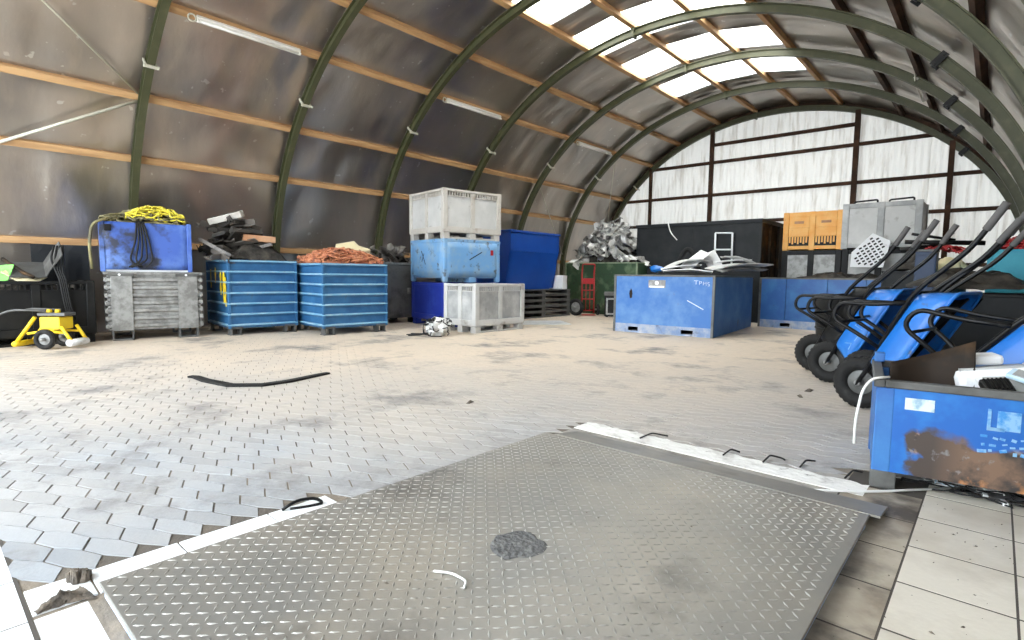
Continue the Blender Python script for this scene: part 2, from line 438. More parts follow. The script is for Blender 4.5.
def link(name, me, parent=None, bevel=0.0, solid=0.0, loc=None, rot=None):
    o = bpy.data.objects.new(name, me)
    COL.objects.link(o)
    if parent:
        o.parent = parent
    if loc is not None:
        o.location = loc
    if rot is not None:
        o.rotation_euler = rot
    if solid:
        md = o.modifiers.new('thickness', 'SOLIDIFY'); md.thickness = solid; md.offset = 0
    if bevel:
        md = o.modifiers.new('bevel', 'BEVEL'); md.width = bevel; md.segments = 2; md.limit_method = 'ANGLE'; md.angle_limit = rad(40)
    return o

def tag(o, label, cat, group=None):
    o['label'] = label; o['category'] = cat
    if group:
        o['group'] = group
    return o
def thing(name, label, cat, loc=(0, 0, 0), rz=0.0, group=None):
    o = bpy.data.objects.new(name, None)
    o.empty_display_size = 0.2
    COL.objects.link(o)
    o.location = loc
    o.rotation_euler = (0, 0, rz)
    return tag(o, label, cat, group)
def struct(o):
    o['kind'] = 'structure'
    return o
def stuff(o):
    o['kind'] = 'stuff'
    return o
def corner(c, rz, depth, width):
    """centre of a footprint from its front-left ground corner: front faces local +x, width runs along local +y"""
    return (c[0] + cos(rz) * (-depth / 2) - sin(rz) * (width / 2), c[1] + sin(rz) * (-depth / 2) + cos(rz) * (width / 2), c[2] if len(c) > 2 else 0.0)
def rounded(points, r, n=4):
    """a polyline with its inner corners rounded"""
    P = [Vector(p) for p in points]
    out = [P[0]]
    for a, b, c in zip(P, P[1:], P[2:]):
        u, w = (a - b), (c - b)
        q = min(r, u.length * 0.49, w.length * 0.49)
        s, e = b + u.normalized() * q, b + w.normalized() * q
        for i in range(n + 1):
            t = i / n
            out.append(s * (1 - t) ** 2 + b * 2 * t * (1 - t) + e * t * t)
    out.append(P[-1])
    return out
# ------------------------------------------------------------------ the hall: arch ribs, purlins, foil panels, skylights
XC, ZC, AX, BZ = -5.0074, 0.996, 5.5198, 4.6347
Y0, DY = 2.5532, 2.34
RIB_Y = [Y0 + k * DY for k in range(-2, 7)]
Y_FRONT, Y_BACK = -2.6, 16.70
def RY(k):
    return Y0 + k * DY
def prof(th, off=0.0):
    t = rad(th)
    return XC + (AX + off) * cos(t), ZC + (BZ + off) * sin(t)
THETA = [175, 158.6, 147.2, 131, 119.5, 105.8, 95, 84, 73, 58, 48, 34, 20, 5]
SKY_STRIPS = {(105.8, 95), (95, 84), (84, 73)}
SKY_Y = [(3.6, 4.7), (5.4, 6.5), (7.2, 8.3), (9.0, 10.15), (10.85, 11.9), (12.6, 13.65)]  # two nearest bands are out of view, added to light the floor

ceiling_mb = MB()
def shell_piece(mb, t0, t1, y0, y1, off=0.30):
    n = max(2, int(abs(t1 - t0) / 4))
    mb.grid(lambda u, v: (prof(t0 + (t1 - t0) * u, off)[0], y0 + (y1 - y0) * v, prof(t0 + (t1 - t0) * u, off)[1]), n, 1)
for t0, t1 in zip(THETA, THETA[1:]):
    if (t0, t1) in SKY_STRIPS:
        ys = [Y_FRONT] + [y for s in SKY_Y for y in s] + [Y_BACK]
        for a, b in zip(ys[::2], ys[1::2]):
            shell_piece(ceiling_mb, t0, t1, a, b)
    else:
        shell_piece(ceiling_mb, t0, t1, Y_FRONT, Y_BACK)
ceiling = struct(ceiling_mb.build('ceiling', M['outer'], smooth=True))
ceiling['label'] = 'arched hall roof lined with silvery foil panels between olive steel ribs'

def wall_side(name, xs, t_end):
    mb = MB()
    x1, z1 = prof(t_end, 0.30)
    x0 = XC + xs * (AX + 0.30)
    mb.grid(lambda u, v: ((x0, Y_FRONT + (Y_BACK - Y_FRONT) * v, z1 * u) if u < 0.99 else (x1, Y_FRONT + (Y_BACK - Y_FRONT) * v, z1)), 3, 1)
    return struct(mb.build(name, M['outer']))
wall_left = wall_side('wall_left', -1, 175)
wall_left['label'] = 'lower left hall wall lined with foil panels behind the row of bins'
wall_right = wall_side('wall_right', 1, 5)
wall_right['label'] = 'lower right hall wall behind the leaning wheelbarrows'

def foil_panel(seed, p0, p1, length, name, parent, nx=8, ny=10):
    """p0, p1: lower and upper edge in section; wrinkles fade out at the battens"""
    mb = MB()
    dx, dz = p1[0] - p0[0], p1[1] - p0[1]
    L = math.hypot(dx, dz); nxn, nzn = -dz / L, dx / L
    mx, mz = (p0[0] + p1[0]) / 2 - XC, (p0[1] + p1[1]) / 2 - ZC
    if nxn * mx + nzn * mz < 0:
        nxn, nzn = -nxn, -nzn
    def f(u, v):
        w = min(1, 6 * min(u, 1 - u)) * min(1, 8 * min(v, 1 - v))
        n = noise.noise(Vector((u * 1.5 + seed * 7.1, v * 5.0, seed * 3.3))) * 0.045 + noise.noise(Vector((u * 1.2 + v * 2 + seed, v * 14.0, seed))) * 0.022
        s = w * (n + 0.035 * sin(PI * u) + (0.012 if 0.48 < v < 0.53 else 0))
        return (p0[0] + dx * u + nxn * s, length * v, p0[1] + dz * u + nzn * s)
    mb.grid(f, nx, ny * 2)
    return mb.mesh(name, M['foil'], True)

ys = [Y_FRONT] + RIB_Y
for si, (t0, t1) in enumerate(zip(THETA, THETA[1:])):
    p0, p1 = prof(t0, 0.17), prof(t1, 0.17)
    if (t0, t1) in SKY_STRIPS:
        cuts = sorted(set([y for y in ys] + [y for s in SKY_Y for y in s] + [Y_BACK]))
        for k, (a, b) in enumerate(zip(cuts, cuts[1:])):
            if b - a < 0.03:
                continue
            lit = any(s[0] - 1e-4 <= a and b <= s[1] + 1e-4 for s in SKY_Y)
            if lit:
                mb = MB()
                mb.grid(lambda u, v: (p0[0] + (p1[0] - p0[0]) * u, (b - a) * v, p0[1] + (p1[1] - p0[1]) * u + 0.012 * sin(24 * PI * v * (b - a))), 2, 24)
                o = mb.build('skylight_sheet', M['skylight'], ceiling, True, loc=(0, a, 0))
            else:
                link('foil_panel', foil_panel(si * 31 + k, p0, p1, b - a, 'foil_panel', ceiling, 6, 6), ceiling, loc=(0, a, 0))
        continue
    var = [foil_panel(si * 3 + q, p0, p1, DY, 'foil_panel', ceiling) for q in range(3)]
    for k, y in enumerate(ys):
        if y == Y_FRONT:
            link('foil_panel', foil_panel(si, p0, p1, RIB_Y[0] - Y_FRONT, 'foil_panel', ceiling, 6, 6), ceiling, loc=(0, y, 0))
        elif y + DY < Y_BACK + 0.3:
            link('foil_panel', var[(k * 2 + si) % 3], ceiling, loc=(0, y, 0))
for wall, xs, te in ((wall_left, -1, 175), (wall_right, 1, 5)):
    p1 = prof(te, 0.17); p0 = (XC + xs * (AX + 0.17), 0.0)
    var = [foil_panel(100 + q + xs, p0, p1, DY, 'foil_panel', wall) for q in range(2)]
    for k, y in enumerate(RIB_Y[:-1]):
        link('foil_panel', var[k % 2], wall, loc=(0, y, 0))
    link('foil_panel', foil_panel(110, p0, p1, RIB_Y[0] - Y_FRONT, 'foil_panel', wall), wall, loc=(0, Y_FRONT, 0))

# timber purlins
for th in THETA:
    x, z = prof(th, 0.125)
    t = rad(th)
    nx, nz = cos(t) / AX, sin(t) / BZ
    L = math.hypot(nx, nz); nx, nz = nx / L, nz / L
    tx, tz = -nz, nx
    mb = MB()
    poly = [(x + nx * a + tx * b, z + nz * a + tz * b) for a, b in ((-0.045, -0.05), (0.045, -0.05), (0.045, 0.05), (-0.045, 0.05))]
    mb.prism(poly, lambda p, y: (p[0], y, p[1]), Y_FRONT, 16.6)
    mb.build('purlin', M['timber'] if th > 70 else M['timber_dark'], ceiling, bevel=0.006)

# olive steel ribs (I section swept round the arch)
path = [(XC - AX, 0.0), (XC - AX, 0.5)] + [prof(180 - i * 2.25) for i in range(81)] + [(XC + AX, 0.5), (XC + AX, 0.0)]
sec = [(-0.07, -0.05), (-0.055, -0.05), (-0.055, -0.012), (0.055, -0.012), (0.055, -0.05), (0.07, -0.05), (0.07, 0.05), (0.055, 0.05), (0.055, 0.012), (-0.055, 0.012), (-0.055, 0.05), (-0.07, 0.05)]
rib = MB()
n = len(sec)
for i, p in enumerate(path):
    a = path[max(0, i - 1)]; b = path[min(len(path) - 1, i + 1)]
    tx, tz = b[0] - a[0], b[1] - a[1]
    L = math.hypot(tx, tz); nx, nz = -tz / L, tx / L        # outward
    rib.v += [(p[0] + nx * s[0], s[1], p[1] + nz * s[0]) for s in sec]
for i in range(len(path) - 1):
    rib.f += [(i * n + k, i * n + (k + 1) % n, (i + 1) * n + (k + 1) % n, (i + 1) * n + k) for k in range(n)]
rib_me = rib.mesh('arch_rib', M['rib'])
def tangent_matrix(th, off, y):
    x, z = prof(th, off)
    t = rad(th)
    N = Vector((cos(t) / AX, 0, sin(t) / BZ)).normalized(); Yv = Vector((0, 1, 0)); T = Yv.cross(N)
    return Matrix(((N.x, 0, T.x, x), (0, 1, 0, y), (N.z, 0, T.z, z), (0, 0, 0, 1)))
clamp = MB()                                                   # U clamp with two bolts
T0 = tangent_matrix(140.5, 0, 0)
clamp.box(-0.10, 0.085, -0.075, -0.058, -0.02, 0.02, T0).box(-0.10, 0.085, 0.058, 0.075, -0.02, 0.02, T0).box(-0.105, -0.085, -0.10, 0.10, -0.022, 0.022, T0)
for s in (-1, 1):
    clamp.cyl(T0 @ Vector((-0.13, 0.088 * s, 0)), T0 @ Vector((-0.08, 0.088 * s, 0)), 0.012, 8)
clamp_me = clamp.mesh('clamp', M['bracket'])
splice = MB()
T1 = tangent_matrix(40, 0, 0)
splice.box(-0.11, 0.09, -0.075, -0.055, -0.05, 0.05, T1).box(-0.11, 0.09, 0.055, 0.075, -0.05, 0.05, T1)
for s in (-1, 1):
    for q in (-0.08, 0.05):
        splice.cyl(T1 @ Vector((q, 0.072 * s, 0)), T1 @ Vector((q, 0.098 * s, 0)), 0.014, 6)
splice_me = splice.mesh('splice_plate', M['black_steel'])
collar = MB()
T2 = tangent_matrix(95, 0, 0)
collar.box(-0.10, 0.08, -0.065, -0.052, -0.025, 0.025, T2).box(-0.10, 0.08, 0.052, 0.065, -0.025, 0.025, T2).box(-0.095, -0.075, -0.065, 0.065, -0.025, 0.025, T2)
collar_me = collar.mesh('collar', M['rib'])
for y in RIB_Y:
    r = link('arch_rib', rib_me, ceiling, bevel=0, loc=(0, y, 0))
    link('clamp', clamp_me, r)
    link('splice_plate', splice_me, r)
    link('collar', collar_me, r)
# wind braces of the first and last bay
def brace(p, q, r=0.014):
    MB().cyl(p, q, r, 8).build('brace_rod', M['bracket'], ceiling, True)
def pp(th, y, off=0.06):
    x, z = prof(th, off); return (x, y, z)
brace(pp(146.5, RY(0) - 0.06), pp(124, RY(-1)))
brace(pp(147.8, RY(0) - 0.06), pp(160.5, RY(-1) + 0.55), 0.022)
brace(pp(131, RY(5)), pp(165, RY(6)), 0.012)
brace(pp(147, RY(4)), pp(172, RY(5)), 0.012)

# end wall: white corrugated sheets on dark girts and posts
back = MB()
YW = 16.72
sheets = [XC - AX - 0.2 + i * 0.93 for i in range(13)]
def top_at(x):
    q = (x - XC) / (AX + 0.2)
    return ZC + (BZ + 0.2) * math.sqrt(max(0.0, 1 - q * q)) if abs(q) < 1 else 0.2
frame = MB()
arch = [prof(180 - i * 3, 0.24) for i in range(61)]
inner = [prof(180 - i * 3, 0.05) for i in range(61)]
for i in range(60):
    vs = []
    for yy in (16.66, 16.70):
        vs += [(inner[i][0], yy, inner[i][1]), (inner[i + 1][0], yy, inner[i + 1][1]), (arch[i + 1][0], yy, arch[i + 1][1]), (arch[i][0], yy, arch[i][1])]
    frame.add(vs, [(0, 1, 2, 3), (7, 6, 5, 4), (0, 4, 5, 1), (2, 6, 7, 3)])
wall_back = struct(frame.build('wall_back', M['timber_dark']))
wall_back['label'] = 'end wall of white corrugated sheets on dark girts under the arch'
for i, (a, b) in enumerate(zip(sheets, sheets[1:])):
    mb = MB()
    nu = 28
    def f(u, v, a=a, b=b, i=i):
        x = a + (b + 0.02 - a) * u
        return (x, YW + 0.014 * cos(2 * PI * u * 7) - 0.004 * (i % 2), top_at(x) * v)
    mb.grid(f, nu, 6)
    mb.build('cladding_sheet', M['clad'], wall_back, True)
for x, w in ((-8.72, 0.04), (-6.72, 0.055), (-2.95, 0.06), (-1.0, 0.055)):
    MB().box(x - w, x + w, 16.53, 16.63, 0, top_at(x) - 0.2).build('post', M['timber_dark'], wall_back, bevel=0.005)
for z in (1.35, 2.63, 3.48, 4.45, 4.97):
    h = math.sqrt(max(0, 1 - ((z - ZC) / BZ) ** 2)) * AX
    x0 = XC - h
    if z > 4.9:
        x0, x1 = -6.72, -2.95
    else:
        x1 = XC + h
    MB().box(x0, x1, 16.61, 16.68, z - 0.045, z + 0.045).build('girt', M['timber_dark'], wall_back, bevel=0.005)

# ------------------------------------------------------------------ floor
fl = MB()
fl.box(-10.85, 0.85, Y_FRONT, 16.9, -0.12, -0.0042)
floor = struct(fl.build('floor', M['joint']))
floor['label'] = 'hall floor of interlocking grey concrete pavers with brown dust'
yard = MB()  # ground out of view, added to bounce daylight into the hall
yard.box(-30, 20, -30, Y_FRONT, -0.14, -0.02)
yd = struct(yard.build('ground_outside', M['yard']))
yd['label'] = 'unseen concrete yard added to bounce light into the open end of the hall'
LX, LY = 0.187, 0.108
E1, E2, E3 = (0.090, -0.040), (0.097, 0.040), (0.090, 0.068)
hexa = [(0, 0), E1, (E1[0] + E2[0], E1[1] + E2[1]), (E1[0] + E2[0] + E3[0], E1[1] + E2[1] + E3[1]), (E2[0] + E3[0], E2[1] + E3[1]), (E3[0], E3[1])]
cxh = sum(p[0] for p in hexa) / 6; cyh = sum(p[1] for p in hexa) / 6
def paver_poly(gap):
    out = []
    for p in hexa:
        dx, dy = p[0] - cxh, p[1] - cyh
        L = math.hypot(dx, dy)
        out.append((dx * (1 - gap / L), dy * (1 - gap / L)))
    return out
top, low = paver_poly(0.0054), paver_poly(0.0049)
def paver_geo(mb, x, y, z, tx, ty, k=1.0):
    o = len(mb.v)
    g = 1 + (1 - k) * 0.028
    mb.v += [(x + p[0] * g, y + p[1] * g, -0.02) for p in low]
    mb.v += [(x + p[0] * g, y + p[1] * g, z - 0.0010 * k + p[0] * tx + p[1] * ty) for p in low]
    mb.v += [(x + p[0] * g, y + p[1] * g, z + p[0] * tx + p[1] * ty) for p in top]
    for r in (0, 6):
        mb.f += [(o + r + i, o + r + (i + 1) % 6, o + r + 6 + (i + 1) % 6, o + r + 6 + i) for i in range(6)]
    mb.f.append(tuple(o + 12 + i for i in range(6)))
paver_me = []
for q in range(4):
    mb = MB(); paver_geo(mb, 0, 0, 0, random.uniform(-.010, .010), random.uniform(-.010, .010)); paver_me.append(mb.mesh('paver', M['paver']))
def paved(x, y):
    if x > 0.40 or x < -10.4 or y > 16.45:
        return False
    if y < 0.20 + 0.0:
        return False
    if x > -2.20 and y < 1.25:
        return False
    if x > -2.05 and y < 3.10:
        return False
    if x > -0.50 and y < 3.30:
        return False
    return True
cells = []
for i in range(-60, 18):
    for j in range(-2, 160):
        x, y = -2.33 + i * LX, 0.30 + j * LY + 0.05
        if paved(x, y):
            v = Vector((x, y, 0)) - CAM
            d = v.dot(FW)
            if d > 0.3:
                sx = 512 + FPX * v.dot(RT) / d; sy = 320 - FPX * v.dot(UP) / d
                seen = -20 < sx < 1044 and sy < 660
            else:
                seen = False
            cells.append((0 if seen else 1, v.length, x, y))
cells.sort()
far = MB()
rp = random.Random(3)
for k, (s, d, x, y) in enumerate(cells):
    z = rp.uniform(-0.0014, 0.0012)
    if k < 300:
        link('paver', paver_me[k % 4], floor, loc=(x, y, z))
    else:
        k_ = max(0.0, min(1.0, (8.5 - d) / 5.0))          # sand fills the joints further in
        paver_geo(far, x, y, z * 0.7 * k_, rp.uniform(-.006, .006) * k_, rp.uniform(-.006, .006) * k_, k_)
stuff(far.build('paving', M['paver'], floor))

MB().box(-0.495, 0.46, Y_FRONT, 3.30, -0.02, -0.0012).build('grout_bed', M['grout'], floor)
MB().box(-10.4, -0.495, Y_FRONT, 0.20, -0.02, -0.0012).build('grout_bed', M['grout'], floor)
# tiled apron beside the weighing platform
def tile(x0, x1, y0, y1, m, z=0.0):
    MB().box(x0 + 0.0035, x1 - 0.0035, y0 + 0.0055, y1 - 0.0055, -0.02, 0.0).build('tile', m, floor)
for i in range(3):
    for j in range(-8, 10):
        x0 = -0.19 + i * 0.30 - (0 if i == 0 else 0)
        y0 = 0.20 + j * 0.325
        x1 = min(x0 + 0.30, 0.45)
        if y0 > 3.2:
            continue
        tile(x0, x1, y0, min(y0 + 0.325, 3.30), M['tile'], rp.uniform(-0.001, 0.001))
for j in range(-8, 10):
    y0 = 0.12 + j * 0.325
    if y0 < 3.1:
        tile(-0.49, -0.19, y0, min(y0 + 0.325, 2.93), M['tile_dirty'], rp.uniform(-0.001, 0.001))
for i in range(-34, -1):
    for j in range(9):
        x1 = -0.49 + (i + 1) * 0.30
        tile(x1 - 0.30, x1, 0.195 - (j + 1) * 0.31, 0.195 - j * 0.31, M['tile_white'], rp.uniform(-0.001, 0.001))
for x1 in (-0.49, -0.79):
    for j in range(9):
        tile(x1 - 0.30, x1, 0.195 - (j + 1) * 0.31, 0.195 - j * 0.31, M['tile_white'])
# white kerb blocks left of the platform
for y0, y1 in ((0.20, 0.36), (0.36, 0.63), (0.63, 0.96), (0.96, 1.22)):
    MB().box(-2.19, -2.015, y0 + 0.003, y1 - 0.003, -0.02, 0.002).build('kerb_block', M['tile_white'], floor, bevel=0.003)
MB().box(-2.0, -0.49, 0.20, 0.33, -0.02, -0.004).build('kerb_block', M['tile_white'], floor, bevel=0.003)
# ragged white mortar line between platform ramp and pavers
mb = MB()
N = 60
edge = [(-2.02 + 1.62 * i / N, 3.07 + 0.035 * noise.noise(Vector((i * 0.35, 2.2, 0))) + 0.02 * noise.noise(Vector((i * 1.3, 9, 0)))) for i in range(N + 1)]
lowe = [(-2.02 + 1.62 * i / N, 2.90) for i in range(N + 1)]
for i in range(N):
    mb.add([(lowe[i][0], lowe[i][1], -0.011), (lowe[i + 1][0], lowe[i + 1][1], -0.011), (edge[i + 1][0], edge[i + 1][1], -0.011), (edge[i][0], edge[i][1], -0.011),
            (lowe[i][0], lowe[i][1], 0.002), (lowe[i + 1][0], lowe[i + 1][1], 0.002), (edge[i + 1][0], edge[i + 1][1], 0.003), (edge[i][0], edge[i][1], 0.003)],
           [(4, 5, 6, 7), (0, 1, 5, 4), (2, 3, 7, 6)])
mb.build('mortar_strip', M['whitewash'], floor)
MB().box(-2.02, -0.40, 2.70, 2.90, -0.02, -0.003).build('concrete_bed', M['concrete'], floor)
MB().box(-2.02, -0.40, 3.04, 3.16, -0.02, -0.003).build('concrete_bed', M['concrete'], floor)
MB().box(-2.03, -0.30, 1.2, 2.7, -0.02, -0.006).build('concrete_bed', M['concrete'], floor)

# weighing platform of checker plate
px0, px1, py0, py1, pz = -1.985, -0.325, 0.355, 2.555, 0.05
wp = thing('weighing_platform', 'low steel checker plate weighing platform with raised lozenges let into the floor', 'platform', ((px0 + px1) / 2, (py0 + py1) / 2, 0))
ox, oy = (px0 + px1) / 2, (py0 + py1) / 2
hx, hy = (px1 - px0) / 2, (py1 - py0) / 2
MB().box(-hx, hx, -hy, hy, pz - 0.012, pz).build('deck_plate', M['plate'], wp, bevel=0.002)
fr = MB()
fr.box(-hx + 0.01, hx - 0.01, -hy + 0.01, -hy + 0.05, 0, pz - 0.012).box(-hx + 0.01, hx - 0.01, hy - 0.05, hy - 0.012, 0, pz - 0.012)
fr.box(-hx + 0.01, -hx + 0.05, -hy + 0.05, hy - 0.05, 0, pz - 0.012).box(hx - 0.05, hx - 0.012, -hy + 0.05, hy - 0.05, 0, pz - 0.012)
fr.build('frame', M['scale_blue'], wp)
loz = MB()
pitch = 0.034
holes = [(-1.27 - ox, 1.47 - oy)]
nx_, ny_ = int(2 * hx / pitch), int(2 * hy / pitch)
hp = ground(516, 545, pz)
for i in range(nx_):
    for j in range(ny_):
        x = -hx + (i + 0.6) * pitch; y = -hy + (j + 0.6) * pitch
        if math.hypot(((x + ox - hp.x) * cos(YAW) + (y + oy - hp.y) * sin(YAW)) / 0.94, -(x + ox - hp.x) * sin(YAW) + (y + oy - hp.y) * cos(YAW)) < 0.092:
            continue
        a = PI / 4 if (i + j) % 2 else -PI / 4
        c_, s_ = cos(a), sin(a)
        l, w, h = 0.0165, 0.0042, 0.0024
        pts = [(l, 0, 0), (0, w, 0), (-l, 0, 0), (0, -w, 0), (l * .45, 0, h), (-l * .45, 0, h)]
        o = len(loz.v)
        loz.v += [(x + p[0] * c_ - p[1] * s_, y + p[0] * s_ + p[1] * c_, pz + p[2]) for p in pts]
        loz.f += [(o, o + 1, o + 4), (o + 1, o + 5, o + 4), (o + 1, o + 2, o + 5), (o + 2, o + 3, o + 5), (o + 3, o + 4, o + 5), (o + 3, o, o + 4)]
stuff(loz.build('lozenge_pattern', M['lozenge'], wp))
rp_ = MB()                                                    # loading ramp strip along the far edge
rp_.prism([(hy + 0.008, pz - 0.010), (hy + 0.008, pz), (hy + 0.225, 0.022), (hy + 0.225, 0.010)], lambda p, x: (x, p[0], p[1]), -hx + 0.06, hx + 0.035)
rp_.build('ramp_strip', M['plate'], wp, bevel=0.002)
MB().prism([(hy + 0.03, 0.0), (hy + 0.03, pz - 0.013), (hy + 0.10, pz - 0.025), (hy + 0.10, 0.0)], lambda p, x: (x, p[0], p[1]), -hx + 0.1, hx - 0.05).build('ramp_support', M['black_steel'], wp)
hm = MB()
k = 26
ring = []
for i in range(k):
    an = 2 * PI * i / k
    wob = 1 + .28 * noise.noise(Vector((cos(an) * 1.5, sin(an) * 1.5, 4))) + .12 * noise.noise(Vector((cos(an) * 4, sin(an) * 4, 9)))
    u_, v_ = .094 * wob * cos(an), .105 * wob * sin(an)
    ring.append((hp.x - ox + u_ * cos(YAW) - v_ * sin(YAW), hp.y - oy + u_ * sin(YAW) + v_ * cos(YAW)))
hm.v += [(p[0], p[1], pz + 0.0005) for p in ring] + [(hp.x - ox + (p[0] - hp.x + ox) * .9, hp.y - oy + (p[1] - hp.y + oy) * .9, pz + 0.003) for p in ring]
hm.f += [(i, (i + 1) % k, (i + 1) % k + k, i + k) for i in range(k)] + [tuple(range(k, 2 * k))]
pa = hm.build('filler_patch', M['hole_fill'], wp)
pa['label'] = 'rough dark grey filler patch on the plate'
# ------------------------------------------------------------------ boxes and bins
def plastic_box(name, label, c, rz, D, W, H, m, style='panel', base_mat=None, feet=True, group=None, panel=None):
    """large plastic pallet box; local x = depth (front +x), y = width, z up; c = front-left ground corner"""
    t = thing(name, label, 'box', corner(c, rz, D, W), rz, group)
    bm_ = base_mat or m
    foot = 0.11 if feet else 0.02
    a, b = D / 2, W / 2
    pw = 0.085                                             # corner posts
    wt = 0.03
    MB().box(-a + .01, a - .01, -b + .01, b - .01, foot, foot + 0.04).build('base', bm_, t, bevel=0.006)
    if feet:
        for x in (-a + 0.02, -0.06, a - 0.14):
            MB().box(x, x + 0.12, -b + .02, -b + 0.15, 0, foot).box(x, x + 0.12, b - 0.15, b - .02, 0, foot).box(x, x + 0.12, -0.07, 0.07, 0, foot).box(x + .02, x + 0.10, -b + 0.15, b - 0.15, 0, 0.035).build('runner', bm_, t, bevel=0.006)
    z0, z1 = foot + 0.01, H
    for sx in (-1, 1):
        for sy in (-1, 1):
            MB().box(sx * a - (pw if sx > 0 else 0), sx * a + (pw if sx < 0 else 0), sy * b - (pw * 1.15 if sy > 0 else 0), sy * b + (pw * 1.15 if sy < 0 else 0), z0, z1).build('corner_post', m, t, bevel=0.012)
    rim = MB()
    rh = 0.05
    rim.box(-a + pw, a - pw, -b, -b + 0.06, z1 - rh, z1 - 0.006).box(-a + pw, a - pw, b - 0.06, b, z1 - rh, z1 - 0.006)
    rim.box(-a, -a + 0.06, -b + pw, b - pw, z1 - rh, z1 - 0.006).box(a - 0.06, a, -b + pw, b - pw, z1 - rh, z1 - 0.006)
    rim.build('rim', m, t, bevel=0.008)
    low = MB()
    lh = 0.10
    low.box(-a + pw, a - pw, -b + .002, -b + 0.05, z0, z0 + lh).box(-a + pw, a - pw, b - 0.05, b - .002, z0, z0 + lh)
    low.box(-a + .002, -a + 0.05, -b + pw, b - pw, z0, z0 + lh).box(a - 0.05, a - .002, -b + pw, b - pw, z0, z0 + lh)
    low.build('bottom_rail', m, t, bevel=0.008)
    # recessed wall panels, two per side, a mullion between and a vent grille above each
    for side in range(4):
        T = Matrix.Rotation(side * PI / 2, 4, 'Z')
        half, dist = (b, a) if side % 2 == 0 else (a, b)
        rec = 0.03 if style == 'panel' else 0.012
        MB().box(dist - 0.05 - 0.012, dist - 0.012, -0.045, 0.045, z0 + lh, z1 - rh, T).build('mullion', m, t, bevel=0.006)
        for s in (-1, 1):
            y0, y1 = (0.045, half - pw) if s > 0 else (-half + pw, -0.045)
            top = z1 - rh - (0.085 if style == 'panel' else 0)
            MB().box(dist - rec - wt, dist - rec, y0, y1, z0 + lh, top, T).build('wall_panel', panel or m, t, bevel=0.004)
            if style == 'panel':
                g = MB()
                nb = max(5, int((y1 - y0) / 0.055))
                g.box(dist - 0.05, dist - 0.012, y0, y1, top, top + 0.015, T)
                for q in range(nb + 1):
                    yy = y0 + (y1 - y0) * q / nb
                    g.box(dist - 0.05, dist - 0.016, yy - 0.007, yy + 0.007, top, z1 - rh, T)
                g.build('vent_grille', m, t)
    return t

def ribbed_box(name, label, c, rz, D, W, H, nr, group=None):
    """welded steel box with horizontal pressed ribs and four block feet"""
    t = thing(name, label, 'box', corner(c, rz, D, W), rz, group)
    a, b = D / 2, W / 2
    z0 = 0.13
    for side in range(4):
        T = Matrix.Rotation(side * PI / 2, 4, 'Z')
        half, dist = (b, a) if side % 2 == 0 else (a, b)
        MB().box(dist - 0.035, dist - 0.028, -half + 0.03, half - 0.03, z0, H, T).build('wall_panel', M['blue_rib'], t)
        for q in range(nr):
            z = z0 + 0.03 + (H - 0.05 - z0) * q / (nr - 1)
            r = MB()
            # a folded rib: slanting upper face, lower lip with its highlight painted pale
            def fn(p, y, dist=dist, z=z):
                return (dist - 0.03 + p[0], y, z + p[1])
            r.prism([(0, -0.052), (0.028, -0.012), (0.030, 0.004), (0.0, 0.010)], fn, -half + 0.002, half - 0.002, T)
            r.build('rib', M['blue_rib'], t)
            r2 = MB().prism([(0.0285, -0.010), (0.0335, -0.010), (0.0335, 0.010), (0.0, 0.016), (0.0, 0.011)], fn, -half, half, T)
            r2.build('rib_lip', M['blue_rib_edge'], t)
    for sx in (-1, 1):
        for sy in (-1, 1):
            MB().box(sx * (a - 0.018) - 0.02, sx * (a - 0.018) + 0.02, sy * (b - 0.018) - 0.02, sy * (b - 0.018) + 0.02, z0 - 0.02, H).build('corner_post', M['blue_rib'], t, bevel=0.004)
            f = MB()
            x0 = sx * (a - 0.09); y0 = sy * (b - 0.11)
            f.box(x0 - 0.08, x0 + 0.08, y0 - 0.10, y0 + 0.10, 0.10, z0)
            for q in (-0.075, 0.055):
                f.box(x0 - 0.08, x0 + 0.08, y0 + q, y0 + q + 0.02, 0, 0.10)
            f.box(x0 - 0.08, x0 + 0.08, y0 - 0.09, y0 + 0.09, 0, 0.012)
            f.build('foot', M['galv_dark'], t, bevel=0.003)
    MB().box(-a + .03, a - .03, -b + .03, b - .03, z0 - 0.01, z0 + 0.01).build('floor_plate', M['blue_rib'], t)
    return t

